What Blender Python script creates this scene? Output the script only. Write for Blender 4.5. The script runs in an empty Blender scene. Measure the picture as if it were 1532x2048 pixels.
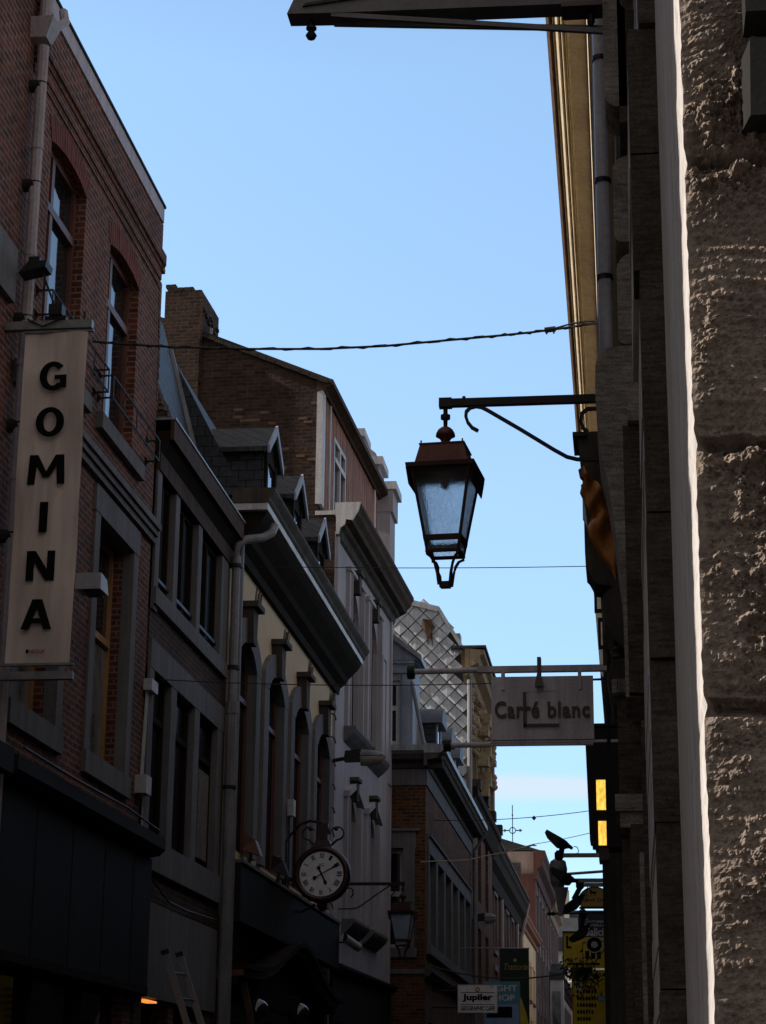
import bpy, math, random
from mathutils import Vector, Matrix, noise
random.seed(7)
SC = bpy.context.scene
COL = SC.collection
R = math.radians
sin, cos, pi = math.sin, math.cos, math.pi

# ------------------------------------------------------------------ materials
def nodes_of(name):
    m = bpy.data.materials.new(name)
    m.use_nodes = True
    nt = m.node_tree
    b = nt.nodes['Principled BSDF']
    return m, nt, b

def N(nt, t, **kw):
    n = nt.nodes.new(t)
    for k, v in kw.items():
        setattr(n, k, v)
    return n

def mapped(nt, sx, sy, sz):
    g = N(nt, 'ShaderNodeNewGeometry')
    v = N(nt, 'ShaderNodeVectorMath', operation='MULTIPLY')
    v.inputs[1].default_value = (sx, sy, sz)
    nt.links.new(g.outputs['Position'], v.inputs[0])
    return v.outputs[0]

def noise_tex(nt, vec, scale, detail=5, rough=0.6):
    n = N(nt, 'ShaderNodeTexNoise')
    n.inputs['Scale'].default_value = scale
    n.inputs['Detail'].default_value = detail
    n.inputs['Roughness'].default_value = rough
    nt.links.new(vec, n.inputs['Vector'])
    return n

def ramp(nt, fac, p0, c0, p1, c1):
    r = N(nt, 'ShaderNodeValToRGB')
    r.color_ramp.elements[0].position = p0
    r.color_ramp.elements[0].color = (*c0, 1) if len(c0) == 3 else c0
    r.color_ramp.elements[1].position = p1
    r.color_ramp.elements[1].color = (*c1, 1) if len(c1) == 3 else c1
    nt.links.new(fac, r.inputs['Fac'])
    return r.outputs['Color']

def mulc(nt, a, b, f=1.0):
    x = N(nt, 'ShaderNodeMix', data_type='RGBA', blend_type='MULTIPLY')
    x.inputs[0].default_value = f
    nt.links.new(a, x.inputs[6])
    nt.links.new(b, x.inputs[7])
    return x.outputs[2]

def bump(nt, b, h, strength, dist):
    bp = N(nt, 'ShaderNodeBump')
    bp.inputs['Strength'].default_value = strength
    bp.inputs['Distance'].default_value = dist
    nt.links.new(h, bp.inputs['Height'])
    nt.links.new(bp.outputs['Normal'], b.inputs['Normal'])

def mat(name, col, rough=0.8, var=0.22, scale=2.5, fine=30, bmp=0.3, bd=0.01, metal=0.0, spec=0.3, streak=0.0, stretch=(1, 1, 1)):
    m, nt, b = nodes_of(name)
    v = mapped(nt, *stretch)
    n1 = noise_tex(nt, v, scale, 6)
    lo = tuple(c * (1 - var) for c in col)
    hi = tuple(min(1, c * (1 + var)) for c in col)
    c = ramp(nt, n1.outputs['Fac'], 0.3, lo, 0.7, hi)
    n2 = noise_tex(nt, v, fine, 4)
    c = mulc(nt, c, ramp(nt, n2.outputs['Fac'], 0.3, (0.78,) * 3, 0.6, (1, 1, 1)))
    if streak:
        vs = mapped(nt, 7, 7, 0.45)
        ns = noise_tex(nt, vs, 1.0, 5, 0.65)
        c = mulc(nt, c, ramp(nt, ns.outputs['Fac'], 0.36, (1 - streak,) * 3, 0.58, (1, 1, 1)))
    nt.links.new(c, b.inputs['Base Color'])
    b.inputs['Roughness'].default_value = rough
    b.inputs['Metallic'].default_value = metal
    b.inputs['Specular IOR Level'].default_value = spec
    if bmp:
        bump(nt, b, n2.outputs['Fac'], bmp, bd)
    return m

def brick_mat(name, c1, c2, mort, bw=0.205, rh=0.064, ms=0.009, rough=0.9, off=0.5, soot=0.45, bd=0.012, soot_scale=1.1):
    m, nt, b = nodes_of(name)
    g = N(nt, 'ShaderNodeNewGeometry')
    s = N(nt, 'ShaderNodeSeparateXYZ')
    nt.links.new(g.outputs['Position'], s.inputs[0])
    ad = N(nt, 'ShaderNodeMath', operation='ADD')
    nt.links.new(s.outputs[0], ad.inputs[0])
    nt.links.new(s.outputs[1], ad.inputs[1])
    cb = N(nt, 'ShaderNodeCombineXYZ')
    nt.links.new(ad.outputs[0], cb.inputs[0])
    sn = N(nt, 'ShaderNodeSeparateXYZ'); nt.links.new(g.outputs['True Normal'], sn.inputs[0])
    nz2 = N(nt, 'ShaderNodeMath', operation='MULTIPLY'); nt.links.new(sn.outputs[2], nz2.inputs[0]); nt.links.new(sn.outputs[2], nz2.inputs[1])
    nzx = N(nt, 'ShaderNodeMath', operation='MULTIPLY_ADD'); nt.links.new(nz2.outputs[0], nzx.inputs[0]); nt.links.new(s.outputs[0], nzx.inputs[1]); nt.links.new(s.outputs[2], nzx.inputs[2])
    nt.links.new(nzx.outputs[0], cb.inputs[1])
    # slight waviness of the courses
    nz = noise_tex(nt, g.outputs['Position'], 6.0, 3)
    sub = N(nt, 'ShaderNodeVectorMath', operation='MULTIPLY_ADD')
    sub.inputs[1].default_value = (0.02, 0.018, 0)
    nt.links.new(nz.outputs['Color'], sub.inputs[0])
    nt.links.new(cb.outputs[0], sub.inputs[2])
    t = N(nt, 'ShaderNodeTexBrick')
    t.offset = off
    t.inputs['Color1'].default_value = (*c1, 1)
    t.inputs['Color2'].default_value = (*c2, 1)
    t.inputs['Mortar'].default_value = (*mort, 1)
    t.inputs['Scale'].default_value = 1.0
    t.inputs['Mortar Size'].default_value = ms
    t.inputs['Mortar Smooth'].default_value = 0.15
    t.inputs['Brick Width'].default_value = bw
    t.inputs['Row Height'].default_value = rh
    nt.links.new(sub.outputs[0], t.inputs['Vector'])
    n1 = noise_tex(nt, g.outputs['Position'], soot_scale, 6, 0.7)
    c = mulc(nt, t.outputs['Color'], ramp(nt, n1.outputs['Fac'], 0.32, (1 - soot,) * 3, 0.62, (1.0, 1.0, 1.0)))
    n3 = noise_tex(nt, g.outputs['Position'], 14, 4, 0.7)
    c = mulc(nt, c, ramp(nt, n3.outputs['Fac'], 0.3, (0.6,) * 3, 0.65, (1.12, 1.1, 1.08)))
    nt.links.new(c, b.inputs['Base Color'])
    b.inputs['Roughness'].default_value = rough
    b.inputs['Specular IOR Level'].default_value = 0.2
    inv = N(nt, 'ShaderNodeMath', operation='MULTIPLY_ADD')
    inv.inputs[1].default_value = -1.0
    nt.links.new(t.outputs['Fac'], inv.inputs[0])
    nt.links.new(n3.outputs['Fac'], inv.inputs[2])
    bump(nt, b, inv.outputs[0], 0.6, bd)
    return m

def plain(name, col, rough=0.5, metal=0.0, spec=0.5):
    m, nt, b = nodes_of(name)
    v = mapped(nt, 1, 1, 1)
    n1 = noise_tex(nt, v, 9, 5)
    nt.links.new(ramp(nt, n1.outputs['Fac'], 0.3, tuple(c * 0.82 for c in col), 0.7, tuple(min(1, c * 1.12) for c in col)), b.inputs['Base Color'])
    b.inputs['Roughness'].default_value = rough
    b.inputs['Metallic'].default_value = metal
    b.inputs['Specular IOR Level'].default_value = spec
    return m

def emit(name, col, s):
    m, nt, b = nodes_of(name)
    v = mapped(nt, 9, 9, 4)
    n1 = noise_tex(nt, v, 4, 4)
    nt.links.new(ramp(nt, n1.outputs['Fac'], 0.35, tuple(c * 0.55 for c in col), 0.62, col), b.inputs['Emission Color'])
    b.inputs['Emission Strength'].default_value = s
    b.inputs['Base Color'].default_value = (*[c * 0.5 for c in col], 1)
    return m

def glass_mat(name, col=(0.012, 0.014, 0.018), rough=0.04):
    m, nt, b = nodes_of(name)
    v = mapped(nt, 1, 1, 0.6)
    n1 = noise_tex(nt, v, 2.2, 3)
    nt.links.new(ramp(nt, n1.outputs['Fac'], 0.35, tuple(c * 0.5 for c in col), 0.65, tuple(c * 1.6 for c in col)), b.inputs['Base Color'])
    b.inputs['Roughness'].default_value = rough
    b.inputs['Specular IOR Level'].default_value = 0.8
    bump(nt, b, n1.outputs['Fac'], 0.05, 0.02)
    return m

def lantern_glass(name):
    m, nt, b = nodes_of(name)
    n1 = noise_tex(nt, mapped(nt, 1, 1, 0.8), 70, 2)
    b.inputs['Base Color'].default_value = (0.86, 0.885, 0.90, 1)
    b.inputs['Transmission Weight'].default_value = 1.0
    b.inputs['Roughness'].default_value = 0.32
    b.inputs['IOR'].default_value = 1.09
    bump(nt, b, n1.outputs['Fac'], 0.9, 0.016)
    d = N(nt, 'ShaderNodeBsdfDiffuse'); tr = N(nt, 'ShaderNodeBsdfTranslucent')
    d.inputs['Color'].default_value = (0.5, 0.5, 0.48, 1); tr.inputs['Color'].default_value = (0.62, 0.62, 0.60, 1)
    x1 = N(nt, 'ShaderNodeMixShader'); x2 = N(nt, 'ShaderNodeMixShader')
    nt.links.new(d.outputs[0], x1.inputs[1]); nt.links.new(tr.outputs[0], x1.inputs[2]); x1.inputs[0].default_value = 0.65
    n2 = noise_tex(nt, mapped(nt, 1, 1, 1), 25, 4)
    nt.links.new(ramp(nt, n2.outputs['Fac'], 0.3, (0.05,) * 3, 0.7, (0.16,) * 3), x2.inputs[0])
    nt.links.new(b.outputs[0], x2.inputs[1]); nt.links.new(x1.outputs[0], x2.inputs[2])
    nt.links.new(x2.outputs[0], nt.nodes['Material Output'].inputs['Surface'])
    return m

M = {}
M['brick_red'] = brick_mat('red_brick', (0.215, 0.062, 0.040), (0.085, 0.032, 0.026), (0.23, 0.19, 0.17))
M['brick_dark'] = brick_mat('sooty_brick', (0.10, 0.045, 0.030), (0.05, 0.028, 0.022), (0.11, 0.095, 0.08))
M['brick_gable'] = brick_mat('old_gable_brick', (0.10, 0.054, 0.042), (0.042, 0.028, 0.025), (0.085, 0.07, 0.06), bw=0.23, rh=0.075, soot=0.5)
M['brick_brown'] = brick_mat('brown_brick', (0.22, 0.075, 0.03), (0.07, 0.035, 0.022), (0.15, 0.115, 0.08), bw=0.21, rh=0.075, ms=0.012)
M['slate'] = brick_mat('roof_slate', (0.055, 0.066, 0.085), (0.036, 0.044, 0.058), (0.012, 0.013, 0.016), bw=0.22, rh=0.15, ms=0.008, rough=0.55, soot=0.4)
M['stone'] = mat('blue_grey_stone', (0.165, 0.163, 0.178), 0.85, 0.16, 1.6, 40, 0.25, streak=0.28)
M['stone_dark'] = mat('sooty_stone', (0.085, 0.076, 0.068), 0.9, 0.3, 2.0, 45, 0.5, streak=0.4)
M['stone_warm'] = mat('warm_stone', (0.33, 0.26, 0.17), 0.85, 0.25, 2.0, 40, 0.4, streak=0.4)
M['cream'] = mat('cream_render', (0.66, 0.53, 0.37), 0.9, 0.10, 0.7, 60, 0.15, streak=0.05)
M['white'] = mat('off_white_render', (0.44, 0.43, 0.495), 0.9, 0.12, 0.9, 50, 0.2, streak=0.13)
M['yellow_r'] = mat('yellow_render', (0.82, 0.68, 0.44), 0.9, 0.1, 0.8, 40, 0.2, streak=0.15)
M['pink_r'] = mat('maroon_render', (0.10, 0.045, 0.046), 0.9, 0.15, 0.8, 40, 0.2, streak=0.3)
M['grey_r'] = mat('grey_render', (0.30, 0.25, 0.26), 0.9, 0.15, 0.8, 40, 0.2, streak=0.3)
M['pale_r'] = mat('pale_render', (0.70, 0.70, 0.66), 0.9, 0.08, 0.4, 30, 0.1, streak=0.12)
M['zinc'] = mat('zinc_sheet', (0.30, 0.32, 0.36), 0.5, 0.22, 1.5, 25, 0.1, metal=0.35, streak=0.35)
M['zinc_pipe'] = mat('grey_painted_pipe', (0.23, 0.238, 0.275), 0.5, 0.18, 1.5, 25, 0.1, streak=0.35)
M['pipe_pinkish'] = mat('mauve_grey_pipe', (0.35, 0.32, 0.355), 0.55, 0.12, 2, 25, 0.1, streak=0.2)
M['fascia'] = mat('pale_fascia_board', (0.45, 0.40, 0.45), 0.6, 0.1, 1.2, 20, 0.1, streak=0.25)
M['white_paint'] = mat('white_paint', (0.66, 0.66, 0.70), 0.55, 0.1, 2, 30, 0.12, streak=0.3)
M['blue_paint'] = mat('blue_grey_paint', (0.33, 0.39, 0.50), 0.6, 0.15, 2, 30, 0.1, streak=0.3)
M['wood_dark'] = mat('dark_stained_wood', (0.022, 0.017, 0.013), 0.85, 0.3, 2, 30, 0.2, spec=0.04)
M['wood_brown'] = mat('brown_wood', (0.075, 0.044, 0.03), 0.8, 0.3, 3, 30, 0.2, streak=0.3, spec=0.1)
M['wood_red'] = mat('red_brown_frame', (0.13, 0.055, 0.045), 0.5, 0.2, 3, 30, 0.1)
M['wood_tan'] = mat('varnished_tan_frame', (0.38, 0.22, 0.10), 0.45, 0.2, 3, 30, 0.1)
M['plank'] = mat('orange_brown_planks', (0.36, 0.17, 0.115), 0.8, 0.3, 3, 30, 0.3, streak=0.35)
M['iron'] = mat('black_iron', (0.022, 0.021, 0.023), 0.5, 0.25, 8, 40, 0.15, metal=0.3)
M['iron_grey'] = mat('galvanised_iron', (0.26, 0.27, 0.28), 0.45, 0.2, 8, 40, 0.1, metal=0.6)
M['shop_dark'] = mat('dark_shopfront_paint', (0.022, 0.021, 0.021), 0.7, 0.25, 1.2, 20, 0.05, spec=0.08)
M['copper'] = mat('copper_brown_sheet', (0.15, 0.062, 0.052), 0.5, 0.3, 6, 40, 0.15, metal=0.35)
M['glass'] = glass_mat('dark_window_glass')
M['glass_room'] = glass_mat('pale_window_glass', (0.16, 0.165, 0.18))
M['glass_dark'] = glass_mat('unlit_window_glass', (0.008, 0.008, 0.009), 0.25); M['glass_dark'].node_tree.nodes['Principled BSDF'].inputs['Specular IOR Level'].default_value = 0.06
M['lglass'] = lantern_glass('rippled_lantern_glass')
M['pale_brick'] = mat('bleached_brick', (0.15, 0.095, 0.075), 0.9, 0.3, 5, 40, 0.3)
M['street'] = brick_mat('grey_cobbles', (0.13, 0.12, 0.11), (0.09, 0.085, 0.08), (0.06, 0.055, 0.05), bw=0.18, rh=0.11, ms=0.012, soot=0.3)
M['cable'] = plain('black_cable', (0.02, 0.02, 0.022), 0.6)
M['cable_pale'] = plain('pale_rope', (0.55, 0.45, 0.34), 0.8)
M['banner'] = mat('grey_beige_banner_cloth', (0.70, 0.61, 0.58), 0.9, 0.07, 1.3, 220, 0.15, bd=0.002, streak=0.24)
M['black_ink'] = plain('black_lettering', (0.008, 0.008, 0.008), 0.9, spec=0.05)
M['red_ink'] = plain('red_lettering', (0.35, 0.02, 0.02), 0.7)
M['white_ink'] = plain('white_lettering', (0.72, 0.74, 0.80), 0.6)
M['sign_grey'] = mat('grey_sign_panel', (0.74, 0.71, 0.80), 0.6, 0.06, 1.2, 60, 0.05, streak=0.3)
M['sign_letter'] = plain('weathered_bronze_letter', (0.085, 0.07, 0.058), 0.6)
M['sign_white'] = plain('white_sign_face', (0.86, 0.88, 0.95), 0.5)
M['sign_teal'] = plain('teal_sign_face', (0.10, 0.30, 0.40), 0.5)
M['sign_lblue'] = plain('light_blue_print', (0.26, 0.38, 0.62), 0.5)
M['sign_green'] = plain('dark_green_banner', (0.018, 0.035, 0.03), 0.8)
M['sign_yellow'] = plain('yellow_sign_face', (0.68, 0.50, 0.03), 0.6)
M['sign_ochre'] = plain('ochre_sign_face', (0.50, 0.34, 0.10), 0.6)
M['gold_ink'] = plain('gold_lettering', (0.42, 0.31, 0.08), 0.5)
M['sign_navy'] = plain('navy_sign_face', (0.03, 0.045, 0.12), 0.5)
M['dial'] = plain('white_clock_dial', (0.76, 0.80, 0.92), 0.35)
M['clock_red'] = plain('dark_red_clock_case', (0.035, 0.010, 0.011), 0.4)
M['lamp_yellow'] = emit('yellow_lamp', (1.0, 0.60, 0.09), 0.85)
M['lamp_orange'] = emit('orange_tube', (1.0, 0.30, 0.06), 0.8)
M['lamp_lens'] = plain('milky_lamp_cover', (0.30, 0.29, 0.28), 0.3)
M['gold_paint'] = mat('ochre_painted_wood', (0.60, 0.50, 0.37), 0.75, 0.12, 1.5, 25, 0.15, streak=0.15)
M['gold_light'] = mat('cream_moulding_paint', (0.62, 0.52, 0.34), 0.7, 0.12, 1.5, 25, 0.15, streak=0.15)
M['terracotta'] = mat('terracotta_cornice_paint', (0.22, 0.09, 0.05), 0.8, 0.15, 1.5, 25, 0.1)
def tooled(name, c0, c1):
    m, nt, b = nodes_of(name)
    a = noise_tex(nt, mapped(nt, 1, 1, 0.7), 7, 7, 0.7)
    c = ramp(nt, a.outputs['Fac'], 0.3, c0, 0.72, c1)
    f = noise_tex(nt, mapped(nt, 14, 14, 95), 1.0, 4, 0.6)
    c = mulc(nt, c, ramp(nt, f.outputs['Fac'], 0.35, (0.6,) * 3, 0.62, (1.15, 1.15, 1.15)))
    g = noise_tex(nt, mapped(nt, 1, 1, 1), 120, 3, 0.6)
    c = mulc(nt, c, ramp(nt, g.outputs['Fac'], 0.35, (0.7,) * 3, 0.6, (1.05, 1.05, 1.05)))
    nt.links.new(c, b.inputs['Base Color'])
    b.inputs['Roughness'].default_value = 0.95; b.inputs['Specular IOR Level'].default_value = 0.12
    ad = N(nt, 'ShaderNodeMath', operation='ADD'); nt.links.new(f.outputs['Fac'], ad.inputs[0]); nt.links.new(g.outputs['Fac'], ad.inputs[1])
    bump(nt, b, ad.outputs[0], 0.8, 0.006)
    return m
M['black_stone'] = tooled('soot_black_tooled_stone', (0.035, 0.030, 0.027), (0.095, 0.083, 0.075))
M['grey_stone'] = tooled('grey_tooled_stone', (0.13, 0.12, 0.112), (0.31, 0.29, 0.275))
M['white_wall'] = mat('whitewashed_stone', (0.45, 0.43, 0.44), 0.9, 0.1, 4, 35, 0.35, streak=0.22)
M['pipe_blue'] = mat('lavender_zinc_pipe', (0.40, 0.41, 0.48), 0.45, 0.15, 2, 25, 0.1, streak=0.3)
M['blue_slate'] = mat('blue_grey_lead', (0.10, 0.125, 0.165), 0.6, 0.2, 3, 30, 0.1)
M['dull_copper'] = mat('dull_dark_copper', (0.05, 0.026, 0.022), 0.7, 0.3, 6, 40, 0.15, spec=0.15)
M['copper_dark'] = mat('dark_copper_bar', (0.055, 0.027, 0.023), 0.6, 0.3, 8, 40, 0.15, spec=0.2)
M['zinc_pale'] = mat('pale_zinc_tile', (0.50, 0.54, 0.60), 0.5, 0.2, 2.5, 25, 0.1, metal=0.2, streak=0.25)
M['soldier'] = mat('red_soldier_brick', (0.15, 0.040, 0.027), 0.9, 0.3, 7, 30, 0.3)
M['drape'] = mat('orange_brown_cloth', (0.50, 0.20, 0.055), 0.7, 0.35, 5, 60, 0.25, streak=0.2)
M['leaf'] = mat('dark_leaf', (0.045, 0.06, 0.03), 0.7, 0.4, 6, 30, 0.2)
M['alu'] = mat('dull_aluminium', (0.22, 0.22, 0.23), 0.45, 0.15, 4, 30, 0.1, metal=0.4)
M['box_white'] = plain('off_white_plastic', (0.42, 0.42, 0.47), 0.5)
M['tile_edge'] = mat('mossy_roof_tiles', (0.045, 0.036, 0.03), 0.9, 0.4, 5, 30, 0.6)

def quarry_stone():
    m, nt, b = nodes_of('rough_dressed_stone')
    v = mapped(nt, 1, 1, 1)
    a = noise_tex(nt, v, 5, 8, 0.7)
    c = ramp(nt, a.outputs['Fac'], 0.3, (0.13, 0.107, 0.096), 0.7, (0.30, 0.25, 0.225))
    f = noise_tex(nt, v, 60, 6, 0.75)
    c = mulc(nt, c, ramp(nt, f.outputs['Fac'], 0.32, (0.55,) * 3, 0.62, (1.1, 1.08, 1.05)))
    nt.links.new(c, b.inputs['Base Color'])
    b.inputs['Roughness'].default_value = 0.95
    b.inputs['Specular IOR Level'].default_value = 0.15
    # horizontal chisel lines + grain
    vs = mapped(nt, 5, 5, 70)
    l = noise_tex(nt, vs, 1.0, 3, 0.6)
    ad = N(nt, 'ShaderNodeMath', operation='ADD')
    nt.links.new(l.outputs['Fac'], ad.inputs[0])
    nt.links.new(f.outputs['Fac'], ad.inputs[1])
    bump(nt, b, ad.outputs[0], 0.7, 0.006)
    return m
M['quarry'] = quarry_stone()

# ------------------------------------------------------------------ mesh helpers
ORG = {}
SPLIT = {'maroon_pier', 'pale_brick', 'cap', 'dark_lettering', 'panel_seam', 'pier_panel', 'pilaster', 'parapet_block', 'console', 'stone_mullion', 'corner_board', 'glazing_bar', 'strap', 'rod_end', 'hanger_bolt', 'chimney_pot', 'bird_spike', 'wall_rung', 'pale_sticker', 'pipe_clip', 'window_jamb', 'quoin_pilaster', 'scroll', 'ochre_pilaster', 'dormer_frame', 'rule', 'letter_serif', 'white_wall_pier'}

class MB:
    def __init__(s):
        s.v = []; s.f = []
    def add(s, vs, fs):
        n = len(s.v)
        s.v += [tuple(v) for v in vs]
        s.f += [tuple(i + n for i in f) for f in fs]
        return s
    def hexa(s, p):
        return s.add(p, [(0, 3, 2, 1), (4, 5, 6, 7), (0, 1, 5, 4), (1, 2, 6, 5), (2, 3, 7, 6), (3, 0, 4, 7)])
    def box(s, x0, x1, y0, y1, z0, z1):
        return s.hexa([(x0, y0, z0), (x1, y0, z0), (x1, y1, z0), (x0, y1, z0), (x0, y0, z1), (x1, y0, z1), (x1, y1, z1), (x0, y1, z1)])
    def prism(s, fn, poly, a0, a1):
        n = len(poly)
        vs = [fn(a0, p, q) for p, q in poly] + [fn(a1, p, q) for p, q in poly]
        fs = [tuple(range(n))[::-1], tuple(range(n, 2 * n))] + [(i, (i + 1) % n, n + (i + 1) % n, n + i) for i in range(n)]
        return s.add(vs, fs)
    def tube(s, pts, r, n=8, r2=None):
        P = [Vector(p) for p in pts]
        rings = []
        for i, p in enumerate(P):
            d = (P[min(i + 1, len(P) - 1)] - P[max(i - 1, 0)]).normalized()
            up = Vector((0, 0, 1)) if abs(d.z) < 0.95 else Vector((0, 1, 0))
            a = d.cross(up).normalized(); b = d.cross(a).normalized()
            t = i / max(1, len(P) - 1)
            rr = r if r2 is None else r + (r2 - r) * t
            rings.append([p + (a * cos(2 * pi * k / n) + b * sin(2 * pi * k / n)) * rr for k in range(n)])
        vs = [v for rg in rings for v in rg]
        fs = []
        for i in range(len(P) - 1):
            for k in range(n):
                fs.append((i * n + k, i * n + (k + 1) % n, (i + 1) * n + (k + 1) % n, (i + 1) * n + k))
        fs.append(tuple(range(n))[::-1]); fs.append(tuple(range((len(P) - 1) * n, len(P) * n)))
        return s.add(vs, fs)
    def ribbon(s, pts, w, t):
        """flat bar of rectangular section w (along y) and t, swept in the xz plane"""
        vs = []; fs = []
        P = [Vector(p) for p in pts]
        for i, p in enumerate(P):
            d = (P[min(i + 1, len(P) - 1)] - P[max(i - 1, 0)]).normalized()
            nrm = Vector((-d.z, 0, d.x))
            if nrm.length < 1e-4: nrm = Vector((1, 0, 0))
            nrm.normalize()
            for a, b in ((-1, -1), (1, -1), (1, 1), (-1, 1)):
                vs.append(p + Vector((0, a * w / 2, 0)) + nrm * (b * t / 2))
        for i in range(len(P) - 1):
            for k in range(4):
                fs.append((i * 4 + k, i * 4 + (k + 1) % 4, i * 4 + 4 + (k + 1) % 4, i * 4 + 4 + k))
        fs.append((3, 2, 1, 0)); e = 4 * (len(P) - 1); fs.append((e, e + 1, e + 2, e + 3))
        return s.add(vs, fs)
    def lathe(s, c, prof, n=20, axis='z'):
        vs = []
        for r, h in prof:
            for k in range(n):
                a = 2 * pi * k / n
                if axis == 'z': vs.append((c[0] + r * cos(a), c[1] + r * sin(a), c[2] + h))
                elif axis == 'y': vs.append((c[0] + r * cos(a), c[1] + h, c[2] + r * sin(a)))
                else: vs.append((c[0] + h, c[1] + r * cos(a), c[2] + r * sin(a)))
        fs = []
        for i in range(len(prof) - 1):
            for k in range(n):
                fs.append((i * n + k, i * n + (k + 1) % n, (i + 1) * n + (k + 1) % n, (i + 1) * n + k))
        fs.append(tuple(range(n))[::-1]); fs.append(tuple(range((len(prof) - 1) * n, len(prof) * n)))
        return s.add(vs, fs)
    def comps(s):
        par = list(range(len(s.v)))
        def fnd(i):
            while par[i] != i:
                par[i] = par[par[i]]; i = par[i]
            return i
        for f in s.f:
            a = fnd(f[0])
            for i in f[1:]:
                b = fnd(i)
                if a != b: par[b] = a
        g = {}
        for f in s.f: g.setdefault(fnd(f[0]), []).append(f)
        out = []
        for fs in g.values():
            ids = sorted({i for f in fs for i in f}); mp = {i: k for k, i in enumerate(ids)}
            b = MB(); b.v = [s.v[i] for i in ids]; b.f = [tuple(mp[i] for i in f) for f in fs]; out.append(b)
        return out
    def build(s, name, m, parent=None, smooth=False, label=None, kind=None):
        if name in SPLIT and parent is not None:
            cs = s.comps()
            if 1 < len(cs) <= 60: return [c.build1(name, m, parent, smooth) for c in cs][0]
        return s.build1(name, m, parent, smooth, label, kind)
    def build1(s, name, m, parent=None, smooth=False, label=None, kind=None):
        if parent is not None:
            o0 = ORG[parent.name]
        else:
            xs, ys, zs = zip(*s.v)
            o0 = Vector(((min(xs) + max(xs)) / 2, (min(ys) + max(ys)) / 2, min(zs)))
        me = bpy.data.meshes.new(name)
        me.from_pydata([(v[0] - o0.x, v[1] - o0.y, v[2] - o0.z) for v in s.v], [], s.f)
        me.validate()
        if smooth:
            me.polygons.foreach_set('use_smooth', [True] * len(me.polygons))
        me.materials.append(M[m] if isinstance(m, str) else m)
        o = bpy.data.objects.new(name, me)
        COL.objects.link(o)
        if parent is not None: o.parent = parent
        else: o.location = o0
        ORG[o.name] = o0
        if label: o['label'] = label
        if kind: o['kind'] = kind
        return o

def thing(name, label, cat, loc, group=None):
    o = bpy.data.objects.new(name, None)
    COL.objects.link(o)
    o.location = loc
    o.empty_display_size = 0.2
    ORG[o.name] = Vector(loc)
    o['label'] = label; o['category'] = cat
    if group: o['group'] = group
    return o

def tag(o, label, cat, group=None, kind=None):
    o['label'] = label; o['category'] = cat
    if group: o['group'] = group
    if kind: o['kind'] = kind
    return o

class Fr:
    """a facade: u along it, o out towards the street, z up"""
    def __init__(s, kind, c):
        s.k = kind; s.c = c
    def p(s, u, o, z):
        if s.k == 'L': return (s.c + o, u, z)
        if s.k == 'R': return (s.c - o, u, z)
        return (u, s.c - o, z)
    def box(s, B, u0, u1, o0, o1, z0, z1):
        P = s.p
        return B.hexa([P(u0, o0, z0), P(u1, o0, z0), P(u1, o1, z0), P(u0, o1, z0), P(u0, o0, z1), P(u1, o0, z1), P(u1, o1, z1), P(u0, o1, z1)])
    def sweep(s, B, poly, u0, u1):
        return B.prism(lambda a, o, z: s.p(a, o, z), poly, u0, u1)
    def face(s, B, poly, o0, o1):
        """polygon in the facade plane (u,z), extruded from o0 to o1"""
        return B.prism(lambda a, u, z: s.p(u, a, z), poly, o0, o1)
    def wall(s, B, u0, u1, z0, z1, ops, dep=0.26, thick=0.32):
        P = s.p
        ops = [(o[0] - 0.005, o[1] + 0.005, o[2] - 0.005, o[3] + 0.005, *o[4:]) for o in ops]
        us = sorted({u0, u1, *[x for o in ops for x in o[:2]]})
        zs = sorted({z0, z1, *[x for o in ops for x in (o[2], o[3] + (o[4] if len(o) > 4 else 0))]})
        us = [u for u in us if u0 <= u <= u1]; zs = [z for z in zs if z0 <= z <= z1]
        for i in range(len(us) - 1):
            for j in range(len(zs) - 1):
                cu = (us[i] + us[i + 1]) / 2; cz = (zs[j] + zs[j + 1]) / 2
                if any(o[0] < cu < o[1] and o[2] < cz < o[3] + (o[4] if len(o) > 4 else 0) for o in ops): continue
                B.add([P(us[i], 0, zs[j]), P(us[i + 1], 0, zs[j]), P(us[i + 1], 0, zs[j + 1]), P(us[i], 0, zs[j + 1])], [(0, 1, 2, 3)])
        for o in ops:
            a, b, c, d = o[:4]; r = o[4] if len(o) > 4 else 0
            B.add([P(a, 0, c), P(a, -dep, c), P(a, -dep, d), P(a, 0, d)], [(0, 1, 2, 3)])
            B.add([P(b, 0, c), P(b, -dep, c), P(b, -dep, d), P(b, 0, d)], [(0, 1, 2, 3)])
            B.add([P(a, 0, c), P(b, 0, c), P(b, -dep, c), P(a, -dep, c)], [(0, 1, 2, 3)])
            if r <= 0:
                B.add([P(a, 0, d), P(b, 0, d), P(b, -dep, d), P(a, -dep, d)], [(0, 1, 2, 3)])
            else:
                A = arc(a, b, d, r, 12)
                for k in range(12):
                    (p0, q0), (p1, q1) = A[k], A[k + 1]
                    B.add([P(p0, 0, q0), P(p1, 0, q1), P(p1, 0, d + r), P(p0, 0, d + r)], [(0, 1, 2, 3)])
                    B.add([P(p0, 0, q0), P(p1, 0, q1), P(p1, -dep, q1), P(p0, -dep, q0)], [(0, 1, 2, 3)])
        for u in (u0, u1):
            B.add([P(u, 0, z0), P(u, -thick, z0), P(u, -thick, z1), P(u, 0, z1)], [(0, 1, 2, 3)])
        B.add([P(u0, 0, z1), P(u1, 0, z1), P(u1, -thick, z1), P(u0, -thick, z1)], [(0, 1, 2, 3)])
        return B

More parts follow.
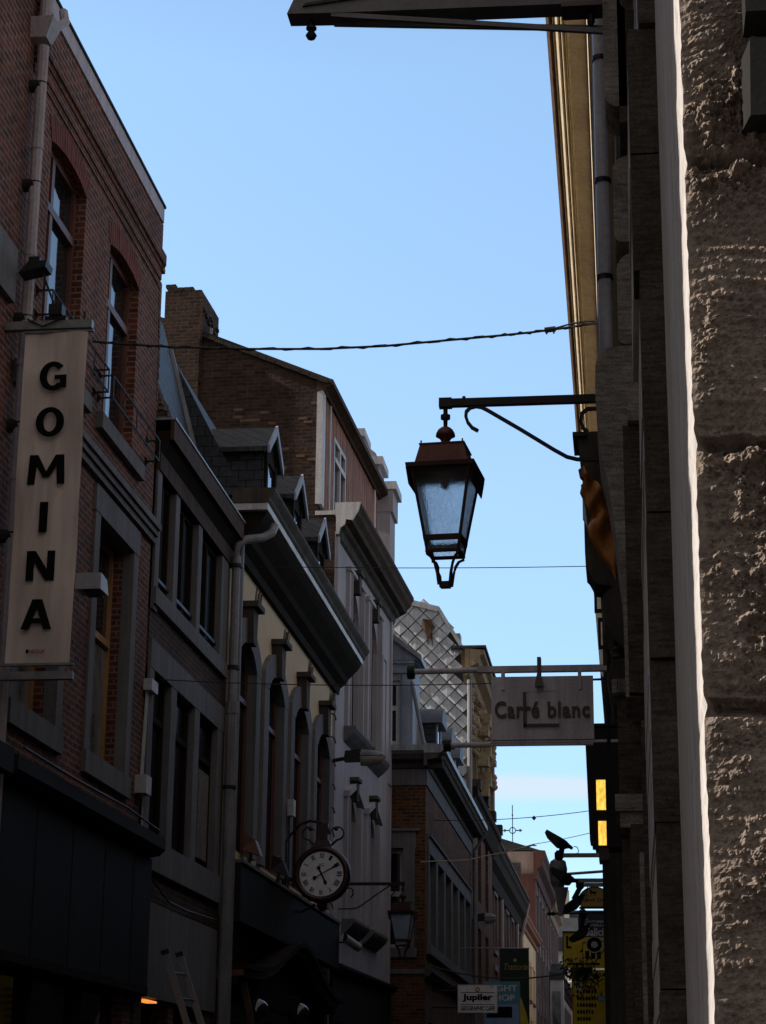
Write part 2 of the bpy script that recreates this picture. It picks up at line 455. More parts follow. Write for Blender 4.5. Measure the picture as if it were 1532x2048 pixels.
def arc(a, b, z, rise, n):
    """points of a circular arc from (a,z) to (b,z) with the given rise"""
    h = (b - a) / 2; cx = (a + b) / 2
    rad = (h * h + rise * rise) / (2 * rise)
    cz = z + rise - rad
    t0 = math.asin(min(1, h / rad))
    if rise > h: t0 = pi - t0
    return [(cx + rad * sin(-t0 + 2 * t0 * k / n), cz + rad * cos(-t0 + 2 * t0 * k / n)) for k in range(n + 1)]

def window(fr, par, u0, u1, z0, z1, fm='wood_dark', gm='glass', rec=0.15, fw=0.06, mull=(), trans=(), name='window', fd=0.05):
    B = MB()
    a, b = -rec - fd, -rec
    fr.box(B, u0, u0 + fw, a, b, z0, z1); fr.box(B, u1 - fw, u1, a, b, z0, z1)
    fr.box(B, u0 + fw, u1 - fw, a, b - 0.004, z0, z0 + fw); fr.box(B, u0 + fw, u1 - fw, a, b - 0.004, z1 - fw, z1)
    for m_ in mull: fr.box(B, m_ - fw * 0.6, m_ + fw * 0.6, a, b + 0.006, z0 + fw, z1 - fw)
    for t in trans: fr.box(B, u0 + fw, u1 - fw, a, b + 0.012, t - fw * 0.6, t + fw * 0.6)
    w = B.build(name, fm, par)
    G = MB(); fr.box(G, u0, u1, a - 0.03, a + 0.012, z0, z1)
    G.build('pane', gm, w)
    return w

def letters(txt, fr_x0, fr_x1, z0, z1, y, depth=0.01, bold=0.0, spacing=1.0, shear=0.0, rot=None):
    """text as mesh data facing -Y, fitted to the box x0..x1, z0..z1 at plane y"""
    cu = bpy.data.curves.new('t', 'FONT')
    cu.body = txt; cu.extrude = 0.01; cu.offset = bold; cu.space_character = spacing; cu.shear = shear
    cu.resolution_u = 4
    ob = bpy.data.objects.new('t', cu); COL.objects.link(ob)
    bpy.context.view_layer.update()
    ev = ob.evaluated_get(bpy.context.evaluated_depsgraph_get())
    me = ev.to_mesh()
    V = [v.co.copy() for v in me.vertices]; F = [tuple(p.vertices) for p in me.polygons]
    ev.to_mesh_clear()
    bpy.data.objects.remove(ob); bpy.data.curves.remove(cu)
    ax = min(v.x for v in V); bx = max(v.x for v in V); ay = min(v.y for v in V); by = max(v.y for v in V)
    out = []
    for v in V:
        x = fr_x0 + (v.x - ax) / (bx - ax) * (fr_x1 - fr_x0)
        z = z0 + (v.y - ay) / (by - ay) * (z1 - z0)
        out.append((x, y - (v.z + 0.01) / 0.02 * depth, z))
    return out, F

def lettering(par, m, items, name='lettering'):
    for it in items:
        B = MB()
        V, F = letters(*it[:6], **(it[6] if len(it) > 6 else {}))
        B.add(V, F)
        o = B.build(name, m, par)
    return o

def catenary(p0, p1, sag, n=14):
    P = []
    for i in range(n + 1):
        t = i / n
        P.append((p0[0] + (p1[0] - p0[0]) * t, p0[1] + (p1[1] - p0[1]) * t, p0[2] + (p1[2] - p0[2]) * t - sag * 4 * t * (1 - t)))
    return P

# ------------------------------------------------------------------ ground
B = MB(); B.add([(-400, -400, 0), (400, -400, 0), (400, 900, 0), (-400, 900, 0)], [(0, 1, 2, 3)])
B.build('street', 'street', kind='structure')

XL = -5.3
FL = Fr('L', XL)

def stone_surround(fr, w, u0, u1, z0, z1, jw, lh, sh, proud=0.03, m='stone', sill_proud=0.05, name='surround'):
    B = MB()
    fr.box(B, u0 - jw, u0, -0.1, proud, z0, z1); fr.box(B, u1, u1 + jw, -0.1, proud, z0, z1)
    fr.box(B, u0 - jw - 0.02, u1 + jw + 0.02, -0.1, proud + 0.006, z1, z1 + lh)
    B.build(name, m, w)
    B = MB(); fr.box(B, u0 - jw - 0.01, u1 + jw + 0.01, -0.12, sill_proud, z0 - sh, z0)
    B.build('sill', m, w)

def soldier_arch(fr, w, u0, u1, z, rise, h, m):
    B = MB(); n = int((u1 - u0 + 0.2) / 0.078)
    A0 = arc(u0 - 0.02, u1 + 0.02, z, rise, n); A1 = arc(u0 - 0.14, u1 + 0.14, z + h - 0.02, rise + 0.03, n)
    for k in range(n):
        g = 0.08
        q = lambda A, t: (A[k][0] + (A[k + 1][0] - A[k][0]) * t, A[k][1] + (A[k + 1][1] - A[k][1]) * t)
        fr.face(B, [q(A0, g), q(A0, 1 - g), q(A1, 1 - g), q(A1, g)], -0.03, 0.006 + 0.004 * random.random())
    B.build('brick_arch', m, w)

def french_rail(fr, w, u0, u1, z0, z1, o):
    B = MB()
    for z in (z0, z1): B.tube([fr.p(u0, 0, z), fr.p(u0, o, z), fr.p(u1, o, z), fr.p(u1, 0, z)], 0.012, 6)
    for u in (u0 + 0.02, (u0 + u1) / 2, u1): B.tube([fr.p(u, o, z0), fr.p(u, o, z1)], 0.009, 5)
    for u in (u0 + (u1 - u0) * 0.25, u0 + (u1 - u0) * 0.75):
        B.tube([fr.p(u, o, z0), fr.p(u - 0.06, o, (z0 + z1) / 2), fr.p(u, o, z1)], 0.007, 5)
    for u in (u0, u1):
        for z in (z0, z1): B.tube([fr.p(u, 0.0, z - 0.05), fr.p(u, 0.03, z), fr.p(u, 0.0, z + 0.05)], 0.016, 6)
    B.build('guard_rail', 'iron', w)

# ---- house nearest on the left (mostly out of the picture)
def house_near():
    t = thing('brick_house', 'red brick house at the left picture edge, before the drainpipe', 'house', (XL, 10, 0))
    ops = [(5.2, 6.5, 4.9, 7.4), (8.0, 9.3, 4.9, 7.4), (10.8, 12.1, 4.9, 7.4), (13.4, 14.7, 4.9, 7.4),
           (5.2, 6.5, 8.5, 10.4), (8.0, 9.3, 8.5, 10.5), (10.8, 12.1, 8.5, 10.5), (13.4, 14.7, 8.5, 10.5)]
    B = MB(); FL.wall(B, 3.47, 16.28, 2.9, 11.56, ops); B.box(-14, XL - 0.33, 3.47, 16.28, 0, 11.74)
    B.box(XL - 0.33, XL, 3.47, 16.28, 0, 0.5); B.box(XL - 0.33, XL, 3.47, 4.4, 0.5, 2.9); B.box(XL - 0.33, XL, 15.8, 16.28, 0.5, 2.9)
    B.build('wall', 'brick_red', t)
    for o in ops:
        w = window(FL, t, *o[:4], mull=[(o[0] + o[1]) / 2], trans=[o[3] - 0.6], fm='wood_red')
        stone_surround(FL, w, *o[:4], 0.18, 0.28, 0.2)
    B = MB(); FL.box(B, 3.47, 16.26, -0.3, 0.05, 11.562, 11.75); B.build('fascia', 'fascia', t)
    B = MB(); FL.box(B, 4.4, 15.8, -0.2, -0.1, 0.5, 2.9); B.build('shop_window', 'glass', t)
    B = MB(); FL.box(B, 4.0, 16.2, 0.004, 0.25, 4.24, 4.45); FL.box(B, 4.0, 16.2, 0.004, 0.1, 2.75, 4.24); B.build('shop_fascia', 'shop_dark', t)
    # the big pale stone frame whose corner just shows beside the pipe
    B = MB(); FL.box(B, 15.35, 16.02, 0.002, 0.06, 8.36, 8.86); B.build('stone_block', 'stone', t)
house_near()

# ---- red brick house with the long banner
def house_red():
    t = thing('brick_house', 'red brick house with pale roof fascia behind the long lettered banner', 'house', (XL, 19, 0))
    y0, y1 = 16.29, 21.62
    A = (17.0, 18.26, 8.42, 10.42, 0.09); Bw = (19.27, 20.55, 8.42, 10.36, 0.09)
    Cw = (16.86, 18.12, 4.98, 7.40); D = (19.36, 20.8, 4.96, 7.40)
    B = MB(); FL.wall(B, y0, y1, 4.45, 10.9, [A, Bw, Cw, D])
    B.box(-13.5, XL - 0.33, y0, y1 - 0.25, 0, 11.55); B.box(-13.5, XL - 0.33, y1 - 0.249, y1 - 0.004, 0, 10.9); B.box(XL - 0.33, XL, y0, y1 - 0.25, 10.902, 11.55)
    B.box(XL - 0.33, XL - 0.02, y0, y1, 2.75, 4.45)
    B.box(XL - 0.33, XL, y0, y0 + 0.35, 0, 2.75); B.box(XL - 0.33, XL, y1 - 0.35, y1, 0, 2.75); B.box(XL - 0.33, XL, y0 + 0.35, y1 - 0.35, 0, 0.5)
    B.build('wall', 'brick_red', t)
    # corbelled brick cornice, ragged at its free end
    B = MB()
    for k, (za, zb, o) in enumerate([(10.80, 10.87, 0.015), (10.875, 11.0, 0.03), (11.005, 11.06, 0.045), (11.065, 11.20, 0.07), (11.205, 11.56, 0.035)]):
        FL.box(B, y0, y1 - 0.22 + (0.03, 0.06, 0.06, 0.10, 0.02)[k], -0.02, o, za, zb)
    for k in range(30):
        z = 9.3 + 0.07 * k; q = min(1, max(0, (z - 10.0) / 1.3))
        FL.box(B, y1 - 0.05 - 0.2 * q, y1 + 0.008 - 0.2 * q + 0.022 * random.random() + (0.03 if 22 < k < 27 else 0), -0.1, 0.003 + 0.008 * random.random() + (0.05 if 23 < k < 27 else 0), z, z + 0.055)
    B.build('brick_cornice', 'brick_red', t)
    B = MB(); FL.box(B, y0 - 0.02, y1 - 0.24, -0.25, 0.05, 11.562, 11.75); B.build('fascia', 'fascia', t)
    B = MB(); FL.box(B, y0 - 0.02, y1 - 0.22, -8.0, 0.065, 11.753, 11.785); B.build('roof', 'shop_dark', t)
    for o, nm in ((A, 0), (Bw, 1)):
        w = window(FL, t, o[0], o[1], o[2], o[3] + o[4], rec=0.10, fm='wood_red', mull=[o[0] + 0.42], trans=[o[3] - 0.52], fw=0.07)
        soldier_arch(FL, w, o[0], o[1], o[3], o[4], 0.24, 'soldier')
        B = MB(); FL.box(B, o[0] - 0.2, o[1] + 0.38, -0.2, 0.07, o[2] - 0.17, o[2]); B.build('sill', 'stone', w)
        french_rail(FL, w, o[0] - 0.22, o[1] + 0.62, 8.56, 8.80, 0.16)
    for o in (Cw, D):
        w = window(FL, t, *o, rec=0.2, fm='wood_tan', mull=[o[0] + 0.62], trans=[6.35], fw=0.06)
        B = MB(); FL.box(B, o[0] + 0.70, o[1] - 0.08, -0.236, -0.226, o[2] + 0.1, 6.28); B.build('pane_sheen', 'glass_room', w)  # blue-grey sheen of the pane, put into the colour of a thin sheet
        stone_surround(FL, w, *o, 0.2, 0.28, 0.22, proud=0.025, sill_proud=0.05)
    B = MB()
    for za, zb, o in ((7.73, 7.80, 0.05), (7.805, 7.87, 0.08), (7.875, 7.95, 0.11)): FL.box(B, y0, y1 + 0.03, -0.02, o, za, zb)
    B.build('string_course', 'stone', t)
    B = MB(); FL.sweep(B, [(0, 4.2), (0.2, 4.24), (0.26, 4.3), (0.26, 4.42), (0, 4.47)], y0, y1 + 0.22); B.build('shop_cornice', 'shop_dark', t)
    B = MB(); FL.box(B, y0, y1 + 0.2, -0.1, 0.12, 2.74, 4.20); sf = B.build('shop_fascia', 'shop_dark', t)
    B = MB()
    for u in (17.4, 18.6, 19.8, 21.0): FL.box(B, u, u + 0.012, 0.1, 0.1235, 2.76, 4.19)
    FL.box(B, y0 + 0.02, y1 + 0.19, 0.1, 0.132, 2.76, 2.84)
    B.build('panel_seam', 'wood_dark', sf)
    B = MB(); FL.box(B, y0 + 0.35, y1 - 0.35, -0.2, -0.12, 0.5, 2.75)
    G = B.build('shop_window', 'glass', t)
    B = MB(); FL.box(B, y0 + 1.7, y0 + 1.8, -0.12, -0.05, 0.5, 2.74); FL.box(B, y0 + 3.4, y0 + 3.5, -0.12, -0.05, 0.5, 2.74); B.build('glazing_bar', 'wood_dark', G)
    # drainpipe with hopper
    B = MB(); x, y = XL + 0.1, 16.24
    B.tube([(x, y, 2.8), (x, y, 11.0)], 0.055, 10)
    B.tube([(x, y, 11.25), (x, y + 0.02, 11.62)], 0.06, 10)
    B.hexa([(x - 0.1, y - 0.1, 11.05), (x + 0.05, y - 0.1, 11.05), (x + 0.05, y + 0.08, 11.05), (x - 0.1, y + 0.08, 11.05),
            (x - 0.1, y - 0.13, 11.25), (x + 0.12, y - 0.13, 11.25), (x + 0.12, y + 0.13, 11.25), (x - 0.1, y + 0.13, 11.25)])
    B.tube([(x + 0.06, y + 0.06, 11.2), (x + 0.1, y + 0.3, 11.42), (x + 0.04, y + 0.42, 11.6)], 0.045, 8)
    for z in (9.95, 8.9, 7.85, 6.8): B.tube([(x, y, z), (x, y, z + 0.06)], 0.062, 10)
    p = B.build('drainpipe', 'pipe_pinkish', t)
    B = MB()
    for z in (10.6, 9.6, 8.3, 7.3, 6.3): B.tube([(x - 0.1, y, z), (x, y, z), (x, y, z + 0.025)], 0.062, 10)
    B.build('pipe_clip', 'iron', p)
    B = MB(); B.tube([(XL + 0.27, 16.4, 4.49), (XL + 0.28, 18, 4.475), (XL + 0.28, 20, 4.50), (XL + 0.24, 21.6, 4.48)], 0.012, 5); B.build('cable_run', 'cable', t)
house_red()

# ---- house with stone mullions and slate roof
def house_mullion():
    t = thing('stone_mullion_house', 'dark brick house with tall stone mullioned window bands under a slate roof', 'house', (XL, 24, 0))
    y0, y1 = 21.72, 26.15
    up = [(21.93, 22.68, 7.26, 8.64), (22.9, 24.0, 7.26, 8.64), (24.25, 25.5, 7.26, 8.64)]
    lo = [(21.95, 22.82, 4.47, 6.34), (23.12, 24.14, 4.47, 6.34), (24.44, 25.56, 4.47, 6.34)]
    B = MB(); FL.wall(B, y0, y1, 2.0, 9.05, up + lo + [(22.1, 23.4, 2.0, 2.75), (23.7, 25.4, 2.0, 2.75)])
    B.box(-12.5, XL - 0.33, y0, y1, 0, 9.2); B.box(XL - 0.33, XL, y0, y1, 0, 1.99)
    B.build('wall', 'brick_dark', t)
    B = MB()
    for o in up[:2]: FL.box(B, o[1], o[1] + 0.22, -0.2, 0.03, 7.26, 8.64)
    FL.box(B, 25.5, 25.95, -0.2, 0.03, 7.26, 8.64); FL.box(B, y0, 21.93, -0.2, 0.03, 7.0, 8.64)
    for a, b in ((22.82, 23.12), (24.14, 24.44), (25.56, 25.9), (y0, 21.95)): FL.box(B, a, b, -0.2, 0.03, 4.47, 6.34)
    B.build('stone_mullion', 'stone', t)
    for za, zb, nm in ((7.06, 7.26, 'stone_sill_band'), (6.335, 6.66, 'stone_lintel_band'), (4.12, 4.465, 'stone_sill_band'), (2.76, 3.78, 'stone_lintel_band')):
        B = MB()
        for k in range(3):
            a = y0 + (25.95 - y0) * k / 3; FL.box(B, a + 0.003, a + (25.95 - y0) / 3 - 0.003, -0.1, 0.035 if 'lintel' in nm else 0.06, za, zb)
        B.build(nm, 'stone', t)
    B = MB(); FL.box(B, y0, y1, -0.15, 0.05, 8.645, 8.86); B.build('timber_head', 'wood_brown', t)
    for o in up + lo:
        w = window(FL, t, *o, rec=0.05, gm='glass_dark', fm='wood_dark', trans=[o[3] - 0.5] if o in lo else [], mull=[(o[0] + o[1]) / 2] if o in up else [])
        if o in up:
            B = MB(); FL.box(B, o[0], o[1], -0.04, -0.02, 7.42, 7.46); B.build('guard_rail', 'iron', w)
    w = MB(); FL.box(w, 24.9, 25.52, -0.095, -0.055, 4.6, 5.7); w.build('blind', 'grey_stone', t)
    # eaves
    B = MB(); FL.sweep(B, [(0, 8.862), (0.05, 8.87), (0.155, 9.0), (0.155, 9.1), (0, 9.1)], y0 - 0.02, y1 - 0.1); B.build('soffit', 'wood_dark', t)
    B = MB(); FL.box(B, y0 - 0.02, y1 - 0.1, 0.157, 0.20, 8.99, 9.235); B.build('eaves_board', 'wood_brown', t)
    B = MB(); FL.box(B, y0 - 0.02, y1 - 0.08, -0.3, 0.215, 9.237, 9.262); B.build('gutter', 'zinc', t)
    B = MB(); FL.sweep(B, [(0.18, 9.263), (-0.36, 9.42), (-1.12, 12.3), (-5.0, 13.2), (-7, 9.263)], y0, 26.38); B.build('roof', 'slate', t)
    B = MB(); FL.box(B, y0 + 0.02, y0 + 0.5, -0.5, 0.1, 9.28, 9.36)
    for k in range(14):
        FL.box(B, y0 + 0.01, y0 + 0.3 + 0.2 * random.random(), -0.6 + 0.02 * k, 0.06 - 0.03 * k, 9.37 + 0.075 * k, 9.43 + 0.075 * k)
    B.build('parapet_stub', 'brick_dark', t)
    B = MB(); FL.sweep(B, [(0.30, 9.72), (0.24, 9.78), (-0.42, 9.57), (-1.05, 11.8), (-1.1, 11.95), (-0.98, 11.95), (-0.36, 9.66)], 26.39, 26.43); B.build('lead_flashing', 'zinc', t)
    # shopfront
    for o in ((22.1, 23.4, 2.0, 2.75), (23.7, 25.4, 2.0, 2.75)):
        window(FL, t, *o, rec=0.2, name='shop_window')
    B = MB(); FL.box(B, 22.15, 22.75, -0.1, 0.02, 2.715, 2.735)
    B.build('tube_lamp', 'lamp_orange', t)
    B = MB(); B.tube([(XL + 0.04, y0 + 0.35, 4.05), (XL + 0.05, 23, 3.86), (XL + 0.05, 24, 3.85), (XL + 0.04, 25.8, 3.9)], 0.012, 5); B.build('cable_run', 'cable', t)
house_mullion()

# ---- cream house with arched windows
def house_cream():
    t = thing('cream_house', 'cream rendered house with four arched dark stone windows and three slate dormers', 'house', (XL, 31, 0))
    y0, y1 = 26.2, 35.95
    W = [(26.62 + 2.4 * k, 28.02 + 2.4 * k, 4.95, 7.55, 0.3) for k in range(4)]
    B = MB(); FL.wall(B, y0, y1, 4.0, 8.96, W)
    B.box(-12.5, XL - 0.33, y0, y1, 0, 9.7); B.build('wall', 'cream', t)
    for k, o in enumerate(W):
        w = window(FL, t, o[0], o[1], o[2], o[3] + o[4], rec=0.06, gm='glass_dark', fm='wood_red', mull=[(o[0] + o[1]) / 2], trans=[7.1])
        jw = 0.33
        B = MB()
        FL.box(B, o[0] - jw, o[0], -0.1, 0.07, o[2], o[3]); FL.box(B, o[1], o[1] + jw, -0.1, 0.07, o[2], o[3])
        A0 = arc(o[0], o[1], o[3], o[4], 10); A1 = arc(o[0] - jw, o[1] + jw, o[3] + 0.22, 0.42, 10)
        FL.face(B, [(o[0] - jw, o[3]), (o[0], o[3])] + A0[1:] + [(o[1] + jw, o[3])] + A1[::-1], -0.1, 0.075)
        B.build('surround', 'stone', w)
        c = (o[0] + o[1]) / 2
        B = MB(); FL.face(B, [(c - 0.13, o[3] + 0.28), (c + 0.13, o[3] + 0.28), (c + 0.19, o[3] + 0.78), (c - 0.19, o[3] + 0.78)], -0.05, 0.16)
        FL.box(B, c - 0.26, c + 0.26, -0.02, 0.24, o[3] + 0.78, o[3] + 0.86); B.build('keystone', 'stone_dark', w)
        B = MB()
        for q in range(7):
            u = c - 0.22 + 0.44 * q / 6
            B.tube([FL.p(u, 0.18, o[3] + 0.86), FL.p(u + 0.03 * (random.random() - .5), 0.2, o[3] + 1.0 + 0.1 * random.random())], 0.006, 4)
        B.build('bird_spikes', 'iron', w)
    # cornice with cove, white fascia and mouldings
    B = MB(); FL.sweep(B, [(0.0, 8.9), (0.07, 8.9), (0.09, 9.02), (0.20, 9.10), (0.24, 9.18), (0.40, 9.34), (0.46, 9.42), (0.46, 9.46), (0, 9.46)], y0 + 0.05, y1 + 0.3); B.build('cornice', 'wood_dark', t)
    B = MB(); FL.box(B, y0 - 0.05, y1 + 0.35, 0.0, 0.50, 9.462, 9.555); B.build('cornice_fascia', 'white_paint', t)
    B = MB(); FL.sweep(B, [(0, 9.557), (0.48, 9.557), (0.52, 9.60), (0.53, 9.64), (0.58, 9.70), (0.60, 9.73), (0.60, 9.77), (0, 9.77)], y0 - 0.06, y1 + 0.5); B.build('gutter', 'stone_dark', t)
    B = MB(); FL.sweep(B, [(0.1, 9.775), (-0.95, 11.78), (-4.5, 13.1), (-7, 9.775)], 26.45, y1); B.build('roof', 'slate', t)
    # dormers
    for k, yc in enumerate((27.05, 29.35, 31.75)):
        a, b = yc - 0.40, yc + 0.40; xf = XL + 0.34
        B = MB(); B.box(xf - 1.15, xf, a, b, 9.78, 10.48)
        d = B.build('dormer', 'slate', t)
        B = MB(); P = lambda a_, y, z: (a_, y, z)
        B.prism(P, [(a - 0.16, 10.42), (yc, 10.88), (b + 0.16, 10.42), (b + 0.16, 10.49), (yc, 10.95), (a - 0.16, 10.49)], xf - 1.4, xf + 0.08); B.build('dormer_roof', 'slate', d)
        B = MB(); B.prism(P, [(a - 0.19, 10.38), (yc, 10.83), (b + 0.19, 10.38), (b + 0.19, 10.51), (yc, 10.97), (a - 0.19, 10.51)], xf + 0.082, xf + 0.115); B.build('bargeboard', 'blue_paint', d)
        B = MB(); B.prism(P, [(a, 10.42), (yc, 10.82), (b, 10.42)], xf + 0.001, xf + 0.02)
        for u in (a, b - 0.1): B.box(xf + 0.001, xf + 0.045, u, u + 0.1, 9.78, 10.45)
        B.box(xf + 0.001, xf + 0.03, a + 0.1, b - 0.1, 10.36, 10.45); B.build('dormer_frame', 'wood_dark', d)
        B = MB(); B.box(xf + 0.001, xf + 0.012, a + 0.1, b - 0.1, 9.82, 10.36); B.build('pane', 'glass', d)
    # drainpipes
    x = XL + 0.12
    B = MB(); B.tube([(x + 0.42, 26.5, 9.32), (x + 0.40, 26.42, 9.2), (x + 0.3, 26.3, 9.1), (x + 0.1, 26.1, 9.02), (x, 26.02, 8.93), (x, 26.0, 8.7)], 0.06, 10)
    B.tube([(x, 26.0, 8.76), (x, 25.99, 6.7)], 0.06, 10); B.tube([(x, 25.99, 6.76), (x, 25.99, 6.6)], 0.085, 10); B.tube([(x, 25.99, 6.6), (x, 26.0, 0.2)], 0.075, 10)
    p = B.build('drainpipe', 'zinc_pipe', t)
    B = MB()
    for z in (8.6, 7.2, 5.6): B.tube([(x, 26, z), (x, 26, z + 0.05)], 0.088, 10)
    B.build('pipe_clip', 'iron', p)
    B = MB(); B.tube([(x, 26.28, 0.2), (x, 26.28, 8.3), (x, 26.3, 9.0)], 0.05, 10); B.build('drainpipe', 'zinc_pipe', t)
    # sign board over the shop and baroque shopfront
    B = MB(); FL.box(B, y0 + 0.35, y1 - 0.1, 0.004, 0.2, 3.96, 4.72); b_ = B.build('sign_board', 'shop_dark', t)
    B = MB(); FL.box(B, y0 + 0.35, y1 - 0.1, 0.0, 0.23, 4.722, 4.765); B.build('board_edge', 'stone', b_)
    pts = []
    for k in range(25):
        u = 26.6 + 9.0 * k / 24
        q = (u - 31.3) / 2.6
        pts.append((u, 3.35 + 0.62 * math.exp(-q * q * 1.6)))
    for off, o, h, nm in ((0, 0.34, 0.07, 'wood_dark'), (-0.09, 0.26, 0.08, 'wood_red'), (-0.19, 0.18, 0.09, 'wood_dark')):
        B = MB(); FL.face(B, [(u, z + off) for u, z in pts] + [(u, z + off + h) for u, z in pts[::-1]], 0.0, o)
        B.build('shop_moulding', nm, t)
    B = MB(); FL.wall(B, y0, y1, 0.0, 3.2, [(27.0, 29.0, 0.5, 2.7), (29.6, 32.9, 0.02, 2.8), (33.4, 35.4, 0.5, 2.7)]); B.build('shopfront', 'wood_dark', t)
    B = MB(); FL.face(B, [(u, z - 0.2) for u, z in pts] + [(35.6, 3.0), (26.6, 3.0)], -0.05, 0.012); B.build('shop_panel', 'wood_dark', t)
    for o in ((27.0, 29.0, 0.5, 2.7), (29.6, 32.9, 0.02, 2.8), (33.4, 35.4, 0.5, 2.7)):
        window(FL, t, *o, name='shop_window', mull=[(o[0] + o[1]) / 2])
    # jagged quoin of iron steps at the far edge
    B = MB()
    for k in range(9): B.tube([FL.p(35.7, 0.0, 5.1 + 0.42 * k), FL.p(35.7, 0.08, 5.06 + 0.42 * k), FL.p(35.85, 0.08, 5.0 + 0.42 * k)], 0.014, 5)
    B.build('wall_rung', 'iron', t)
house_cream()

# ---- white house with brick gable and planked attic (its front is turned 1.6 degrees)
def house_white():
    t = thing('white_house', 'tall off white house with a bare brick gable, big chimney and orange planked attic', 'house', (XL, 36.0, 0))
    y0, y1 = 36.0, 43.2
    U = [(37.5, 38.8, 8.5, 10.75, 0.55), (39.85, 41.2, 8.5, 10.75, 0.55)]
    Lw = [(37.6, 38.75, 4.95, 6.9, 0.35), (39.95, 41.15, 4.95, 6.9, 0.35)]
    B = MB(); FL.wall(B, y0, y1, 4.0, 11.95, U + Lw)
    FL.wall(B, y0, y1, 0, 3.0, [(37.0, 39.2, 0.4, 2.7), (40.0, 42.3, 0.4, 2.7)])
    B.box(XL - 0.33, XL - 0.006, y0 + 0.01, y1, 3.0, 4.0)
    B.box(-12, XL - 0.33, y0 + 0.3, y1, 0, 12.3); B.build('wall', 'white', t)
    for o in ((37.0, 39.2, 0.4, 2.7), (40.0, 42.3, 0.4, 2.7)): window(FL, t, *o, name='shop_window')
    for o in U + Lw:
        hi = o in U
        w = window(FL, t, o[0], o[1], o[2], o[3] + o[4], rec=0.1, gm='glass_dark', fm='wood_dark', mull=[(o[0] + o[1]) / 2], trans=[o[3] - 0.1])
        top = o[3] + o[4] + (0.5 if hi else 0.22)
        B = MB()
        for a, b in ((o[0] - 0.26, o[0] - 0.04), (o[1] + 0.04, o[1] + 0.26)): FL.box(B, a, b, -0.02, 0.07, o[2] - 0.05, top - 0.28)
        for a, b in ((o[0] - 0.07, o[0] - 0.035), (o[1] + 0.035, o[1] + 0.07)): FL.box(B, a, b, -0.02, 0.10, o[2] - 0.05, top - 0.3)
        if hi:
            FL.box(B, o[0] - 0.3, o[1] + 0.3, -0.02, 0.10, top - 0.279, top - 0.2)
        else:
            FL.face(B, [(o[0] - 0.3, top - 0.27), (o[0] - 0.3, top - 0.16), ((o[0] + o[1]) / 2, top + 0.12), (o[1] + 0.3, top - 0.16), (o[1] + 0.3, top - 0.27), ((o[0] + o[1]) / 2, top + 0.0)], -0.02, 0.12)
        B.build('surround', 'white', w)
        c = (o[0] + o[1]) / 2; kz = o[3] + o[4]
        B = MB(); FL.face(B, [(c - 0.1, kz - 0.03), (c + 0.1, kz - 0.03), (c + 0.15, kz + 0.34), (c - 0.15, kz + 0.34)], -0.02, 0.13)
        FL.box(B, c - 0.22, c + 0.22, -0.02, 0.17, kz + 0.34, kz + 0.41); B.build('keystone', 'stone_dark', w)
        B = MB(); FL.sweep(B, [(0, o[2] - 0.3), (0.10, o[2] - 0.22), (0.2, o[2] - 0.12), (0.24, o[2] - 0.05), (0.24, o[2]), (0, o[2])], o[0] - 0.34, o[1] + 0.34); B.build('sill', 'stone', w)
    # panel moulding on the far pier
    B = MB()
    for a, b, c, d in ((41.9, 41.97, 8.6, 10.9), (42.4, 42.47, 8.6, 10.9), (41.97, 42.4, 8.6, 8.66), (41.97, 42.4, 10.84, 10.9)): FL.box(B, a, b, -0.01, 0.025, c, d)
    for a in (36.05, 43.0): FL.box(B, a, a + 0.18, -0.01, 0.04, 4.1, 11.9)
    B.build('pier_panel', 'white', t)
    B = MB(); FL.sweep(B, [(0, 11.86), (0.05, 11.9), (0.08, 12.02), (0.16, 12.06), (0.18, 12.17), (0.30, 12.14), (0.0, 12.14)], y0 + 0.02, y1 + 0.15); B.build('cornice', 'stone_dark', t)
    B = MB(); FL.sweep(B, [(0, 12.142), (0.30, 12.142), (0.33, 12.22), (0.40, 12.30), (0.43, 12.38), (0.47, 12.44), (0.47, 12.50), (0, 12.50)], y0 + 0.02, y1 + 0.2); B.build('gutter', 'wood_brown', t)
    B = MB(); B.prism(lambda a, x, z: (x, a, z), [(XL, 11.9), (XL + 0.05, 11.9), (XL + 0.08, 12.02), (XL + 0.17, 12.08), (XL + 0.19, 12.18), (XL + 0.31, 12.16), (XL + 0.42, 12.34), (XL + 0.47, 12.51), (XL - 0.02, 12.51), (XL - 0.02, 12.36), (XL - 0.4, 12.36), (XL - 0.4, 12.28), (XL, 12.28)], y0 - 0.03, y0 + 0.018); B.build('cornice_end_plate', 'white_paint', t)
    # brick gable wall towards the viewer
    B = MB(); P = lambda a, x, z: (x, a, z)
    B.prism(P, [(-12, 7), (XL - 0.02, 7), (XL - 0.02, 12.26), (-5.66, 12.36), (-5.66, 14.92), (-7.75, 15.86), (-9.3, 16.5), (-12, 14.6)], y0 - 0.012, y0 + 0.28)
    g = B.build('gable_wall', 'brick_gable', t)
    B = MB(); B.box(-8.80, -8.02, y0 - 0.14, y0 - 0.014, 8, 15.9); B.build('chimney_breast', 'brick_gable', g)
    # pale patches of bare bricks
    B = MB()
    for k in range(26):
        x = -7.6 + 1.8 * random.random(); z = 12.4 + 2.2 * random.random()
        if z > 15.0 + 0.45 * (-5.7 - x): continue
        z = round(z / 0.075) * 0.075 + 0.01
        B.box(x, x + 0.10 + 0.1 * random.random(), y0 - 0.02, y0 - 0.011, z, z + 0.055)
    B.build('pale_brick', 'pale_brick', g)
    # roof with ragged tile verge
    B = MB()
    top = [(-5.40, 14.86), (-5.40, 14.96), (-7.75, 15.98), (-9.3, 16.6), (-9.3, 16.45), (-7.75, 15.84)]
    B.prism(P, top, y0 - 0.05, y1); rf = B.build('roof', 'tile_edge', t)
